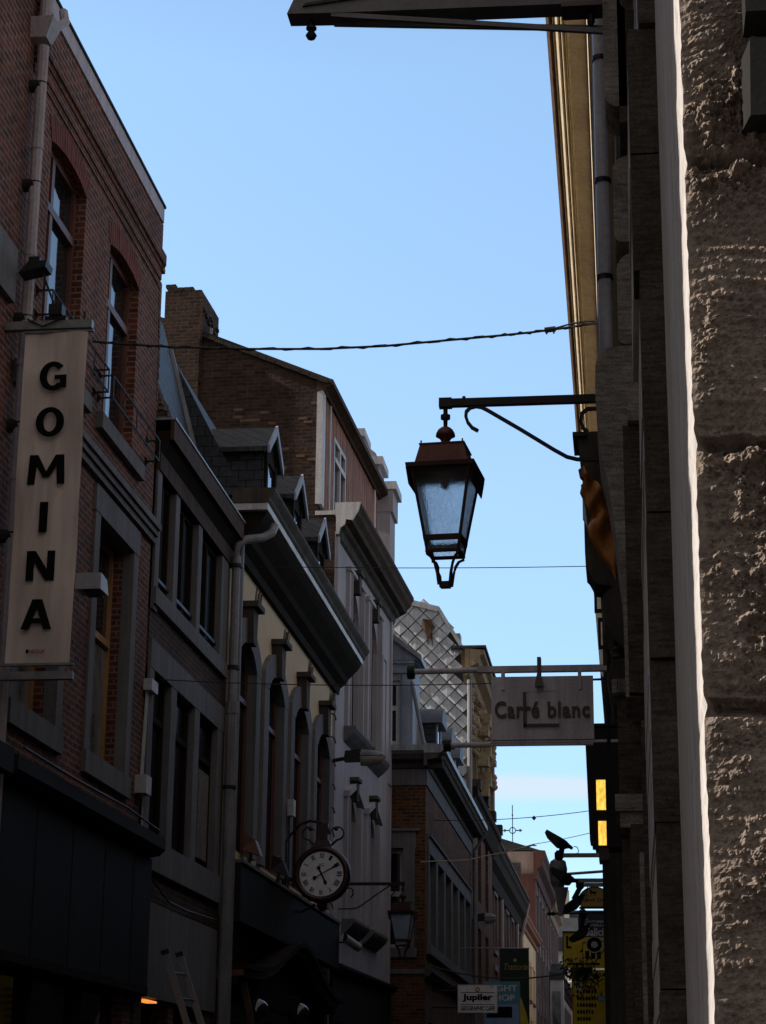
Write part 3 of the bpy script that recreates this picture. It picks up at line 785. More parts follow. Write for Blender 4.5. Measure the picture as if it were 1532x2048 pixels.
    B = MB()
    for k in range(15):
        x = -5.5 - 0.17 * k; z = 14.93 + 0.434 * (0.17 * k) + 0.015 * random.random()
        B.hexa([(x - 0.2, y0 - 0.09, z + 0.02), (x, y0 - 0.09, z - 0.06), (x, y0 + 0.2, z - 0.06), (x - 0.2, y0 + 0.2, z + 0.02),
                (x - 0.2, y0 - 0.09, z + 0.09), (x, y0 - 0.09, z + 0.01), (x, y0 + 0.2, z + 0.01), (x - 0.2, y0 + 0.2, z + 0.09)])
    B.build('verge_tiles', 'tile_edge', rf)
    # chimney
    B = MB(); B.box(-8.75, -7.99, y0 - 0.1, y0 + 1.25, 15.0, 16.86)
    for r in range(3):
        for q in range((7, 5, 2)[r]):
            for e in range(2):
                x = -8.75 + (0.04 if r % 2 else 0) + 0.105 * q; y = y0 - 0.1 + 0.62 * e
                B.box(x, x + 0.095, y + 0.01 * random.random(), y + 0.6, 16.861 + 0.072 * r, 16.925 + 0.072 * r)
    for k in range(5):
        B.box(-8.86, -8.7, y0 - 0.1, y0 + 0.2, 15.7 + 0.09 * k, 15.77 + 0.09 * k)
    for k in range(7):
        B.box(-8.0, -7.955 + 0.02 * random.random(), y0 - 0.08 + k * 0.18, y0 + 0.06 + k * 0.18, 16.5 - 0.07 * (k % 3), 16.57 - 0.07 * (k % 3))
    B.build('chimney', 'brick_gable', rf)
    B = MB(); B.tube([(-7.95, y0 + 0.3, 15.95), (-7.9, y0 + 0.25, 16.25)], 0.05, 8); B.build('vent_pipe', 'zinc', rf)
    # planked attic front
    B = MB(); FA = Fr('L', -5.62)
    n = 26; a, b = y0 + 0.30, y1 - 0.1
    att = (37.35, 38.75, 12.75, 14.3)
    for k in range(n):
        u0 = a + (b - a) * k / n; u1 = a + (b - a) * (k + 1) / n - 0.025
        if u1 < att[0] or u0 > att[1]: FA.box(B, u0, u1, -0.05, 0.006 * random.random(), 12.5, 14.86)
        else: FA.box(B, u0, u1, -0.05, 0.006 * random.random(), 14.3, 14.86)
    FA.box(B, a, b, -0.2, -0.052, 12.5, 14.86)
    pk = B.build('attic_planks', 'plank', t)
    w = window(FA, t, *att, rec=-0.02, fm='white_paint', mull=[(att[0] + att[1]) / 2], trans=[13.85], name='attic_window', fw=0.09, fd=0.06)
    B = MB(); FA.box(B, y0 - 0.03, y0 + 0.28, -0.085, 0.03, 12.5, 14.85); FA.box(B, y0 + 0.85, y0 + 0.93, -0.1, 0.03, 12.5, 14.85)
    FA.box(B, y1 - 0.75, y1 - 0.6, -0.1, 0.035, 12.5, 14.85); B.build('corner_board', 'white_paint', pk)
    B = MB(); FA.sweep(B, [(-0.1, 14.74), (0.05, 14.76), (0.08, 14.80), (0.2, 14.86), (0.22, 14.97), (-0.1, 14.99)], y0 - 0.04, y1 + 0.05); B.build('eaves_board', 'wood_brown', t)
    B = MB(); FL.sweep(B, [(0, 3.92), (0.12, 3.95), (0.2, 4.02), (0.2, 4.07), (0, 4.1)], y0 + 0.1, y1); B.build('shop_cornice', 'shop_dark', t)
    B = MB(); FL.box(B, y0 + 0.1, y1 - 0.05, 0.0, 0.06, 3.1, 3.9); B.build('shop_fascia', 'shop_dark', t)
    t.rotation_euler = (0, 0, -R(1.65))
house_white()

# ---- stepped white chimney between the houses
t = thing('stepped_chimney', 'tall pale stepped chimney rising behind the planked attic', 'chimney', (-5.8, 43.6, 0))
B = MB(); B.box(-6.9, -5.16, 43.35, 44.3, 8, 14.5); B.box(-6.9, -5.10, 43.32, 44.34, 14.5, 15.02)
B.box(-6.9, -5.42, 43.36, 44.3, 15.2, 15.62); B.prism(lambda a, x, z: (x, a, z), [(-6.9, 15.78), (-5.46, 15.78), (-5.5, 15.9), (-5.62, 16.0), (-5.82, 16.3), (-6.9, 16.3)], 43.36, 44.3)
B.build('stack', 'white', t)
for x, z in ((-5.02, 15.02), (-5.33, 15.62), (-5.75, 16.3)):
    B = MB(); B.box(-6.92, x, 43.28, 44.4, z, z + 0.18); B.build('coping', 'white_paint', t)

# ---- brown brick house standing forward
def house_brown():
    X5 = -4.35; Y5 = 43.5; y1 = 56.2
    t = thing('brown_brick_house', 'brown brick corner house standing forward, with zinc cornice and blue attic dormer', 'house', (X5, Y5, 0))
    FS = Fr('S', Y5); F5 = Fr('L', X5)
    so = (-5.75, -4.83, 4.9, 7.0)
    W = [(44.05 + 1.95 * k, 45.55 + 1.95 * k, 5.0, 6.95) for k in range(6)]
    lo = [(44.3, 47.6, 0.4, 3.4), (48.4, 51.6, 0.4, 3.4), (52.4, 55.6, 0.4, 3.4)]
    B = MB(); FS.wall(B, -6.8, X5 - 0.002, 0, 8.35, [so]); F5.wall(B, Y5 + 0.002, y1, 0, 8.35, W + lo)
    B.box(-11, X5 - 0.33, Y5 + 0.33, y1, 0, 9.1); B.build('wall', 'brick_brown', t)
    for o in lo: window(F5, t, *o, name='shop_window', mull=[(o[0] + o[1]) / 2])
    w = window(FS, t, *so, rec=0.2, fm='white_paint', gm='glass', trans=[6.05], fw=0.09)
    B = MB()
    FS.box(B, so[1], so[1] + 0.25, -0.1, 0.03, so[2], so[3]); FS.box(B, so[0] - 0.25, so[0], -0.1, 0.03, so[2], so[3])
    FS.box(B, so[0] - 0.27, so[1] + 0.27, -0.1, 0.035, so[3], so[3] + 0.36); FS.box(B, so[0] - 0.3, so[1] + 0.36, -0.1, 0.09, so[3] + 0.361, so[3] + 0.42)
    B.build('surround', 'stone', w)
    B = MB(); FS.box(B, so[0] - 0.3, so[1] + 0.3, -0.12, 0.07, so[2] - 0.2, so[2]); B.build('sill', 'stone', w)
    B = MB(); FS.box(B, so[0] + 0.1, so[1] - 0.1, -0.285, -0.24, so[2] + 0.1, so[2] + 0.95); B.build('curtain', 'wood_tan', w)
    B = MB(); FS.box(B, so[0] + 0.1, so[1] - 0.12, -0.285, -0.24, 6.12, 6.9); B.build('blind', 'plank', w)
    for o in W:
        w = window(F5, t, *o, rec=0.1, gm='glass_dark', fm='blue_paint', mull=[(o[0] + o[1]) / 2])
        B = MB()
        F5.box(B, o[0] - 0.2, o[0], -0.1, 0.04, o[2], o[3]); F5.box(B, o[1], o[1] + 0.2, -0.1, 0.04, o[2], o[3])
        F5.box(B, o[0] - 0.22, o[1] + 0.22, -0.1, 0.045, o[3], o[3] + 0.34); F5.box(B, o[0] - 0.22, o[1] + 0.22, -0.1, 0.09, o[3] + 0.342, o[3] + 0.39)
        B.build('surround', 'stone', w)
        B = MB(); F5.box(B, o[0] - 0.25, o[1] + 0.25, -0.1, 0.09, o[2] - 0.2, o[2]); B.build('sill', 'stone', w)
    # frieze and cornice on both faces
    for fr, a, b, nm in ((FS, -6.8, X5 + 0.03, 0), (F5, Y5 - 0.03, y1, 1)):
        B = MB(); fr.box(B, a, b if nm else X5 - 0.201, -0.2, 0.03, 8.352, 8.70); B.build('frieze', 'stone', t)
        e = 0.46 if nm == 0 else 0; dz = -0.004 * nm
        B = MB(); fr.sweep(B, [(0, 8.70), (0.06, 8.72 + dz), (0.08 + dz, 8.84 + dz), (0.3 + dz, 8.88 + dz), (0.34 + dz, 8.98), (0, 8.98)], a - (0.44 if nm else 0), b + e * 0.75); B.build('cornice', 'stone_dark', t)
        B = MB(); fr.sweep(B, [(0, 8.982), (0.36, 8.984 + dz), (0.40, 9.02 + dz), (0.46 + dz, 9.04 + dz), (0.46 + dz, 9.16 + dz), (0, 9.20 + dz)], a - (0.45 if nm else 0), b + e); B.build('zinc_gutter', 'zinc', t)
    # mansard roof
    B = MB(); B.prism(lambda a, x, z: (x, a, z), [(X5 + 0.02, 9.2), (X5 - 1.0, 11.4), (-8, 12.4), (-10.8, 9.2)], Y5 + 1.1, y1); B.build('roof', 'zinc', t)
    B = MB(); B.prism(lambda a, x, z: (x, a, z), [(X5 - 0.3, 9.2), (X5 - 0.9, 10.6), (-10, 10.6), (-10.6, 9.2)], Y5 + 0.35, Y5 + 1.1); B.build('roof_hip', 'slate', t)
    # pedimented dormer over the side wall
    d0 = -6.15; d1 = -4.66; yf = Y5 + 0.18
    FD = Fr('S', yf)
    B = MB(); op = (-5.85, -4.95, 9.28, 10.7)
    FD.wall(B, d0, d1, 9.2, 11.2, [op]); B.box(d0, d1, yf + 0.33, Y5 + 1.6, 9.2, 11.2); d = B.build('dormer', 'blue_paint', t)
    B = MB(); FD.face(B, [(d0 - 0.12, 11.16), ((d0 + d1) / 2, 11.86), (d1 + 0.12, 11.16)], -1.2, 0.03)
    B.build('pediment', 'blue_paint', d)
    B = MB(); FD.face(B, [(d0 - 0.2, 11.12), ((d0 + d1) / 2, 11.84), (d1 + 0.2, 11.12), (d1 + 0.2, 11.24), ((d0 + d1) / 2, 11.98), (d0 - 0.2, 11.24)], -1.3, 0.14); B.build('dormer_roof', 'zinc', d)
    B = MB(); FD.box(B, d0 - 0.03, d1 + 0.04, -0.05, 0.08, 10.86, 10.93); FD.box(B, d0 - 0.03, d1 + 0.03, -0.05, 0.06, 11.08, 11.14)
    FD.box(B, d1 - 0.24, d1, -0.02, 0.045, 9.2, 10.85); B.build('pilaster', 'blue_paint', d)
    w = window(FD, t, *op, rec=0.08, fm='white_paint', trans=[10.1], fw=0.09, name='dormer_window')
    # smaller dormers along the street side
    for k, y in enumerate((45.6, 48.0, 50.4)):
        B = MB(); B.box(X5 - 0.9, X5 + 0.06, y - 0.5, y + 0.5, 9.2, 10.05)
        d = B.build('dormer', 'slate' if k == 0 else 'zinc', t)
        B = MB(); A0 = arc(y - 0.62, y + 0.62, 10.0, 0.42, 12)
        F5.face(B, A0, -1.2, 0.22); B.build('dormer_hood', 'blue_slate', d)
        B = MB(); F5.box(B, y - 0.3, y + 0.3, 0.061, 0.075, 9.3, 9.98); B.build('pane', 'glass', d)
        B = MB(); F5.box(B, y - 0.48, y - 0.34, 0.061, 0.1, 9.22, 9.99); F5.box(B, y + 0.34, y + 0.48, 0.061, 0.1, 9.22, 9.99); B.build('dormer_frame', 'blue_paint', d)
    # pipes
    B = MB(); B.tube([(-4.66, Y5 - 0.02, 10.62), (-4.38, Y5 - 0.06, 9.2)], 0.045, 8); B.build('vent_pipe', 'zinc_pipe', t)
    B = MB(); B.tube([(X5 + 0.42, 56.0, 8.95), (X5 + 0.12, 56.05, 8.5), (X5 + 0.1, 56.1, 0.2)], 0.06, 8); B.build('drainpipe', 'zinc_pipe', t)
    B = MB(); F5.sweep(B, [(0, 4.3), (0.1, 4.32), (0.16, 4.4), (0.16, 4.46), (0, 4.5)], Y5 - 0.1, y1); B.build('shop_cornice', 'stone_dark', t)
    B = MB(); FS.box(B, -6.8, X5, 0.0, 0.05, 4.36, 4.46); B.build('string_course', 'stone', t)
house_brown()

# ---- classical house with the diamond tiled party wall
def house_classical():
    x = -4.5; y0 = 56.3; y1 = 67
    t = thing('classical_house', 'tall carved tan stone house whose party wall is clad in diamond shaped zinc tiles', 'house', (x, y0, 0))
    F = Fr('L', x)
    W = [(57.6 + 3.1 * k, 58.9 + 3.1 * k, z0, z0 + 2.2) for k in range(3) for z0 in (4.6, 7.6)]
    B = MB(); F.wall(B, y0, y1, 0, 10.1, W); B.box(-12, x - 0.33, y0 + 0.06, y1, 0, 13.9); B.build('wall', 'brick_brown', t)
    up = [(57.5 + 2.5 * k, 58.7 + 2.5 * k, 10.6, 12.1) for k in range(4)]
    B = MB(); F.wall(B, y0, y1, 10.101, 13.9, up); B.build('carved_wall', 'stone_warm', t)
    for o in up: window(F, t, *o, rec=0.2, fm='white_paint')
    B = MB(); F.sweep(B, [(0, 9.6), (0.1, 9.65), (0.25, 10.05), (0.32, 10.1), (0.32, 10.3), (0, 10.35)], y0 + 0.1, y1); B.build('eaves', 'wood_dark', t)
    B = MB()
    for k in range(4): F.box(B, y0 + 1 + 3.2 * k, y0 + 1.5 + 3.2 * k, 0.1, 0.34, 10.36, 10.66)
    B.build('parapet_block', 'stone_dark', t)
    for o in W: window(F, t, *o, rec=0.2, fm='white_paint', mull=[(o[0] + o[1]) / 2])
    B = MB()
    for k in range(5):
        u = y0 + 0.15 + 2.5 * k
        for q in range(3): F.box(B, u + 0.22 * q, u + 0.22 * q + 0.14, 0, 0.10 - 0.02 * (q % 2), 10.4, 12.6)
        F.box(B, u - 0.1, u + 0.72, 0, 0.16, 12.6, 12.8)
    B.build('pilaster', 'stone_warm', t)
    B = MB()
    for k in range(120):
        u = y0 + 0.2 + 10.4 * random.random(); z = 11.6 + 1.8 * random.random(); s = 0.06 + 0.12 * random.random()
        B.lathe(F.p(u, 0.05 + 0.05 * random.random(), z), [(0.01, -s), (s * .8, -s * .5), (s, 0), (s * .7, s * .6), (0.01, s)], 6)
    B.build('carved_frieze', 'stone_warm', t)
    B = MB()
    for k in range(6):
        z = 10.5 + 0.45 * k
        F.face(B, [(y0 + 3.2 + k % 2, z), (y0 + 4.2 + k % 2, z + 0.1), (y0 + 3.7 + k % 2, z + 0.5)], 0, 0.4)
    B.build('console', 'stone_warm', t)
    B = MB(); F.sweep(B, [(0, 13.4), (0.12, 13.45), (0.16, 13.65), (0.38, 13.75), (0.42, 13.95), (0.55, 14.0), (0.55, 14.12), (0, 14.18)], y0 - 0.3, y1); B.build('cornice', 'stone_warm', t)
    B = MB(); B.box(-4.9, x + 0.6, y0 - 0.34, y1, 14.182, 14.25); B.build('roof_edge', 'slate', t)
    # the tiled party wall
    poly = [(-7.4, 9), (-7.4, 14.6), (-6.7, 15.25), (-6.1, 15.62), (-5.31, 15.42), (-4.70, 14.3), (-4.56, 13.3), (-4.54, 9)]
    B = MB(); B.prism(lambda a, p, q: (p, a, q), poly, y0 - 0.05, y0 + 0.3); pw = B.build('party_wall', 'iron', t)
    def inside(px, pz):
        c = False; j = len(poly) - 1
        for i in range(len(poly)):
            xi, zi = poly[i]; xj, zj = poly[j]
            if (zi > pz) != (zj > pz) and px < (xj - xi) * (pz - zi) / (zj - zi) + xi: c = not c
            j = i
        return c
    B = MB(); d = 0.225
    for r in range(-2, 32):
        for c in range(-1, 18):
            cx = -7.5 + c * 2 * d + (d if r % 2 else 0); cz = 9.2 + r * d
            if not inside(cx, cz): continue
            e = d * (0.93 + 0.03 * random.random()); j = lambda: 0.02 * (random.random() - .5)
            yb = y0 - 0.062
            lift = 0.02 + 0.06 * random.random()
            B.add([(cx, yb - lift, cz - e + j()), (cx + e + j(), yb - 0.02, cz), (cx + j(), yb, cz + e), (cx - e + j(), yb - 0.02, cz)], [(0, 1, 2), (0, 2, 3)])
    B.build('zinc_tiles', 'zinc_pale', pw)
    B = MB(); Q = lambda a, p, q: (p, a, q)
    B.prism(Q, [(-6.12, 15.52), (-5.30, 15.30), (-5.24, 15.44), (-6.12, 15.68)], y0 - 0.16, y0 + 0.4)
    B.prism(Q, [(-6.75, 15.14), (-6.121, 15.52), (-6.121, 15.68), (-6.75, 15.32)], y0 - 0.15, y0 + 0.4)
    B.prism(Q, [(-5.30, 15.36), (-4.66, 14.26), (-4.57, 14.30), (-5.23, 15.42)], y0 - 0.155, y0 + 0.4); B.build('verge_flashing', 'zinc_pale', pw)
    B = MB()
    B.add([(-5.72, y0 - 0.12, 15.1), (-5.5, y0 - 0.16, 15.05), (-5.36, y0 - 0.13, 14.85), (-5.45, y0 - 0.18, 14.75), (-5.42, y0 - 0.13, 14.25), (-5.5, y0 - 0.2, 14.6), (-5.58, y0 - 0.12, 14.3), (-5.62, y0 - 0.18, 14.7), (-5.75, y0 - 0.12, 14.85)], [(0, 1, 2, 3), (0, 3, 7, 8), (3, 4, 5), (3, 5, 6, 7)]); B.build('rusty_patch', 'wood_brown', pw)
    B = MB(); B.tube([(x + 0.12, y0 - 0.12, 13.3), (x + 0.1, y0 - 0.12, 4)], 0.07, 8); B.build('drainpipe', 'zinc_pipe', t)
    B = MB(); B.box(-4.95, -4.7, y0 + 0.5, y0 + 1, 14.26, 14.8); B.build('chimney', 'zinc', t)
house_classical()

def far_house(label, x, y0, y1, h, wall, corn, over, ch, wins, name='terraced_house', roof=None, fm='white_paint', xb=-12, pil=None, group=None):
    t = thing(name, label, 'house', (x, y0, 0), group)
    F = Fr('L', x)
    B = MB(); F.wall(B, y0, y1, 0, h, wins); B.box(xb, x - 0.33, y0 + 0.01, y1, 0, h); B.box(xb, x - 0.001, y0 + 0.004, y0 + 0.009, 0, h); B.build('wall', wall, t)
    for o in wins:
        w = window(F, t, *o, rec=0.2, fm=fm, mull=[(o[0] + o[1]) / 2], trans=[o[2] + (o[3] - o[2]) * 0.68], fw=0.09)
        B = MB(); F.box(B, o[0] - 0.15, o[1] + 0.15, -0.05, 0.08, o[2] - 0.14, o[2]); B.build('sill', 'stone', w)
        B = MB(); F.box(B, o[0] - 0.15, o[0], -0.05, 0.05, o[2], o[3]); F.box(B, o[1], o[1] + 0.15, -0.05, 0.05, o[2], o[3]); F.box(B, o[0] - 0.18, o[1] + 0.18, -0.05, 0.07, o[3], o[3] + 0.2); B.build('surround', 'stone' if wall != 'yellow_r' else 'yellow_r', w)
    B = MB(); F.sweep(B, [(0, h - ch), (over * 0.25, h - ch + 0.04), (over * 0.3, h - ch * 0.62), (over * 0.75, h - ch * 0.5), (over * 0.85, h - ch * 0.28), (over, h - ch * 0.2), (over, h), (0, h + 0.06)], y0 - over * 0.6, y1); B.build('cornice', corn, t)
    if roof:
        B = MB(); B.prism(lambda a, p, q: (p, a, q), [(x + over * 0.6, h + 0.062), (x - 3, h + 1.1), (xb, h + 0.062)], y0 + 0.05, y1); B.build('roof', roof, t)
    if pil:
        B = MB()
        for k in range(pil):
            u = y0 + 0.2 + (y1 - y0 - 0.6) * k / max(1, pil - 1); F.box(B, u, u + 0.3, 0, 0.1, 0.5, h - ch)
        B.build('pilaster', wall, t)
    return t

def wgrid(y0, n, pitch, w, zs, h):
    return [(y0 + pitch * k, y0 + pitch * k + w, z, z + h) for k in range(n) for z in zs]

t = far_house('dark narrow house with a deep black overhanging eave and brown front', -4.8, 67.1, 89, 10.3, 'brick_brown', 'wood_dark', 0.42, 1.3, wgrid(68.5, 6, 3.4, 1.5, (4.4, 7.0), 1.9), roof='slate', fm='wood_brown')
B = MB(); Fr('L', -4.8).box(B, 66.7, 89, 0.30, 0.46, 10.31, 10.42); B.build('eaves_board', 'wood_brown', t)
B = MB()
for y in (68.0, 74.8, 84.9): B.tube([(-4.68, y, 0.2), (-4.68, y, 9.0)], 0.07, 6)
B.tube([(-4.4, 88.6, 10.2), (-4.72, 88.7, 8.8), (-4.72, 88.8, 0.2)], 0.09, 6); B.build('drainpipe', 'pipe_pinkish', t)
far_house('sunny yellow rendered house with a terracotta cornice', -5.0, 89.2, 107.8, 10.15, 'yellow_r', 'terracotta', 0.36, 0.55, wgrid(91, 5, 3.4, 1.3, (4.2, 6.8), 1.6))
t = far_house('maroon house with heavy red cornice standing above the yellow house', -5.05, 108, 126.8, 14.8, 'grey_r', 'pink_r', 0.62, 1.5, wgrid(109.5, 5, 3.5, 1.3, (4.5, 7.6, 10.6), 2.1), roof='slate', pil=6)
B = MB(); B.box(-9.5, -5.75, 107.9, 107.985, 10, 14.2); B.build('slate_cladding', 'slate', t)
B = MB(); B.box(-5.74, -5.0, 107.88, 107.985, 9.5, 13.6); B.box(-5.05, -4.99, 108, 126.8, 12.75, 13.3); B.build('maroon_pier', 'pink_r', t)
t = far_house('narrow grey house with a pale cornice next to the maroon house', -5.05, 127, 140, 14.5, 'grey_r', 'stone_warm', 0.55, 1.5, wgrid(128, 4, 3.1, 1.3, (4.5, 7.6, 10.6), 2.1), roof='slate', pil=5)
FB = Fr('S', 126.2)
B = MB(); FB.box(B, -5.0, -4.2, -1.2, 0, 3.0, 9.3); b_ = B.build('bay', 'white_paint', t)
for z in (3.4, 6.4):
    B = MB(); FB.box(B, -4.88, -4.36, 0.004, 0.02, z, z + 2.2); B.build('pane', 'glass_room', b_)
B = MB(); FB.sweep(B, [(-1.2, 9.31), (0.15, 9.31), (0.0, 9.7), (-1.2, 10.3)], -5.05, -4.1); B.build('bay_roof', 'slate', b_)
far_house('low pinkish terrace with a dark eave at the far end of the street', -4.95, 140.2, 168, 10.2, 'grey_r', 'wood_dark', 0.5, 0.8, wgrid(142, 8, 3.1, 1.4, (4.2, 6.9), 1.8), roof='slate')

# pale building closing the street
t = thing('end_building', 'pale stucco building with dark roof edge closing the end of the street', 'house', (-3, 172, 0))
FE = Fr('S', 172)
ops = [(-4.9 + 2.3 * k, -3.7 + 2.3 * k, z, z + 2.4) for k in range(6) for z in (4.0, 8.2)]
B = MB(); FE.wall(B, -9, 9, 0, 14.4, ops); B.box(-9, 9, 172.33, 182, 0, 14.4); B.build('wall', 'pale_r', t)
for o in ops:
    w = window(FE, t, *o, rec=0.2, fm='white_paint', mull=[(o[0] + o[1]) / 2], fw=0.1)
    B = MB()
    FE.box(B, o[0] - 0.2, o[0], -0.02, 0.06, o[2], o[3]); FE.box(B, o[1], o[1] + 0.2, -0.02, 0.06, o[2], o[3]); FE.box(B, o[0] - 0.3, o[1] + 0.3, -0.02, 0.12, o[3], o[3] + 0.25); B.build('surround', 'pale_r', w)
B = MB(); FE.sweep(B, [(0, 11.6), (0.15, 11.65), (0.15, 11.9), (0, 11.95)], -9, 9); B.build('string_course', 'pale_r', t)
B = MB(); FE.box(B, -9, 9, -0.3, 0.7, 14.41, 15.5); B.build('roof_edge', 'slate', t)
B = MB(); FE.sweep(B, [(0.5, 15.51), (-3, 18), (-9, 15.51)], -9, 9); rf = B.build('roof', 'slate', t)
B = MB(); B.box(-6.1, -5.2, 174, 175, 15.5, 19.6); B.build('chimney', 'pale_r', rf)

# church spire far behind
t = thing('church_spire', 'thin slate spire tip with an iron cross far beyond the roofs', 'spire', (-11.4, 200, 0))
B = MB(); B.box(-14, -8.8, 197.4, 202.6, 0, 14); B.build('tower', 'stone_dark', t)
B = MB(); B.lathe((-11.4, 200, 14), [(3.4, 0), (1.4, 6), (0.35, 10.6), (0.12, 12.4)], 8); B.build('spire', 'slate', t)
B = MB(); z = 26.2
B.tube([(-11.4, 200, z), (-11.4, 200, z + 4.4)], 0.045, 6)
for k in range(12):
    a = 2 * pi * k / 12; b = 2 * pi * (k + 1) / 12
    B.tube([(-11.4 + 0.3 * cos(a), 200, z + 1.9 + 0.3 * sin(a)), (-11.4 + 0.3 * cos(b), 200, z + 1.9 + 0.3 * sin(b))], 0.05, 5)
for s in (-1, 1):
    B.tube([(-11.4 + 0.3 * s, 200, z + 1.9), (-11.4 + 0.95 * s, 200, z + 1.9)], 0.06, 5)
    B.tube([(-11.4 + 0.75 * s, 200, z + 1.75), (-11.4 + 0.75 * s, 200, z + 2.05)], 0.07, 5)
B.lathe((-11.4, 200, z + 3.4), [(0.02, -.12), (0.1, 0), (0.02, .12)], 8); B.build('iron_cross', 'iron', t)

# ------------------------------------------------------------------ right side
# ---- corner house of rough dressed stone
XR = 0.130; YR = 3.40
def corner_house():
    t = thing('stone_corner_house', 'rough dark stone corner at the right edge with a whitewashed street face', 'house', (XR + 1, YR, 0))
    def h(px, pz):
        return Vector((px, pz))
    joints = [1.05, 1.52, 2.26, 2.72, 3.26, 3.80, 4.35, 4.9]
    # rough end wall as a displaced sheet that wraps round the corner
    us = []; u = -0.9
    while u < 1.6:
        us.append(u); u += 0.003 if -0.03 < u < 0.30 else (0.03 if u < 0 else 0.06)
    zs = []; z = 0.9
    while z < 4.95:
        zs.append(z); z += 0.003 if 1.68 < z < 3.68 else 0.05
    rad = 0.012
    B = MB(); W = MB()
    def disp(u, z):
        wob = 0.014 * noise.noise((u * 5, z * 3, 1)) + 0.006 * noise.noise((u * 22, z * 9, 4))
        jm = min(joints, key=lambda q: abs(z + wob - q)); dz = z + wob - jm; jd = abs(dz)
        wid = 0.016 + 0.012 * noise.noise((u * 11, 1, jm * 7))
        groove = -0.045 * max(0.0, 1 - jd / wid) ** 0.6 if jd < wid else 0
        ledge = 0.014 * max(0.0, 1 - abs(dz + 0.03) / 0.03) * (0.5 + noise.noise((u * 17, 3, jm)))
        under = -0.018 * max(0.0, 1 - abs(dz - 0.03) / 0.05)
        big = 0.012 * noise.fractal(Vector((u * 6, 3.1, z * 6)), 0.8, 2.0, 5)
        rough = noise.fractal(Vector((u * 34, 9, z * 40)), 0.55, 2.2, 5)
        blk = 0.34 if 2.26 < z < 2.72 else (-0.22 if z <= 2.26 else (0.0 if z < 3.26 else -0.06))
        pat = max(0.0, noise.noise((u * 6 + 3, 4 + jm * 3, z * 4)) + 0.12 + blk + 0.22 * (dz < 0 and jd < 0.06))
        calm = max(0.1, 1.0 - 2.0 * pat)
        ln = noise.noise((u * 9, jm, z * 95 + 6 * noise.noise((u * 3, 0, z * 2))))
        pick = noise.noise((u * 120, 7, z * 60))
        lines = calm * (0.0060 * ln + 0.0075 * ln * pick)
        grain = 0.0042 * noise.fractal(Vector((u * 130, 2, z * 130)), 0.7, 2, 3)
        lump = 0.040 * pat * max(-0.3, rough)
        return big + lump + lines + groove + ledge + under + grain
    nu = len(us)
    idx = {}
    for j, z in enumerate(zs):
        ex = 0.003 * noise.noise((0, 2, z * 3.3)) + 0.002 * noise.noise((0, 8, z * 14)) + 0.002 * noise.noise((1, 8, z * 45))
        jd = min(abs(z - q) for q in joints)
        if jd < 0.03: ex += 0.004 * (1 - jd / 0.03)
        for i, u in enumerate(us):
            if u >= 0:      # end wall facing the viewer
                k = min(1, u / 0.02)
                d_ = disp(u, z)
                v = (XR + ex + u, YR - d_ * k - (0 if u > 0.02 else 0), z)
            else:           # street face
                k = min(1, -u / 0.3)
                v = (XR + ex * (1 - 0.75 * k) - 0.0022 * noise.fractal(Vector((u * 3, 1, z * 7)), 0.8, 2, 4), YR - u + 0.004, z)
            B.v.append(v)
    for j in range(len(zs) - 1):
        for i in range(nu - 1):
            q = (j * nu + i, j * nu + i + 1, (j + 1) * nu + i + 1, (j + 1) * nu + i)
            (W if us[i] < 0 and us[i + 1] <= 0.0001 else B).f.append(q)
    W.v = B.v
    B.build('rough_end_wall', 'quarry', t)
    W.build('whitewashed_face', 'white_wall', t)
    B = MB(); B.box(XR + 0.06, 3.2, YR + 0.16, 9.4, 0, 12.5); B.box(XR + 0.002, XR + 0.06, 4.29, 9.4, 0, 12.5)
    B.box(XR + 0.01, 1.8, YR + 0.01, 4.4, 4.94, 12.5); B.box(XR + 0.01, 1.8, YR + 0.01, 4.4, 0, 0.91); B.box(1.72, 3.2, YR + 0.01, 4.4, 0, 12.5); B.build('wall', 'white_wall', t)
    # quoined pilaster: dark end face, pale street face
    cuts = [0, 0.5, 1.0, 1.45, 1.9, 2.32, 2.75, 3.15, 3.5, 3.86, 4.22, 4.62, 5.1, 5.6, 6.1, 6.6, 7.2]
    for a, b in zip(cuts, cuts[1:]):
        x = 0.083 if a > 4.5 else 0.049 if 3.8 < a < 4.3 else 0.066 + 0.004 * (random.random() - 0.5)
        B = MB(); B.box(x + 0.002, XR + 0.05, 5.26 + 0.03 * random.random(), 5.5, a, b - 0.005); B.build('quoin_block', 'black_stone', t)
        B = MB(); q = a
        while q < b - 0.01:
            e = min(b - 0.003, q + 0.05 + 0.12 * random.random()); xx = x + 0.005 * (random.random() - 0.3)
            B.hexa([(xx, 5.502, q), (XR + 0.04, 5.502, q), (XR + 0.04, 6.9 if a < 3.4 else 6.2, q), (xx - 0.002, 6.9 if a < 3.4 else 6.2, q), (xx + 0.003 * random.random(), 5.502, e), (XR + 0.04, 5.502, e), (XR + 0.04, 6.9 if a < 3.4 else 6.2, e), (xx - 0.001, 6.9 if a < 3.4 else 6.2, e)])
            q = e
        B.build('pale_quoin', 'white_wall', t)
    def boss(poly, y0, y1, m, nm='stone_boss'):
        B = MB(); B.prism(lambda a, p, q: (p, a, q), poly, y0, y1); return B.build(nm, m, t)
    def rnd(xl, z0, z1, w, rt, rb):
        P_ = [(w, z0)]
        if rb: P_ += [(xl + rb * (1 - sin(a)), z0 + rb * (1 - cos(a))) for a in [pi / 2 * k / 6 for k in range(7)]]
        else: P_ += [(xl, z0)]
        P_ += [(xl + rt * (1 - cos(a)), z1 - rt * (1 - sin(a))) for a in [pi / 2 * k / 6 for k in range(7)]] if rt else [(xl, z1)]
        return P_ + [(w, z1)]
    Wd = XR + 0.03
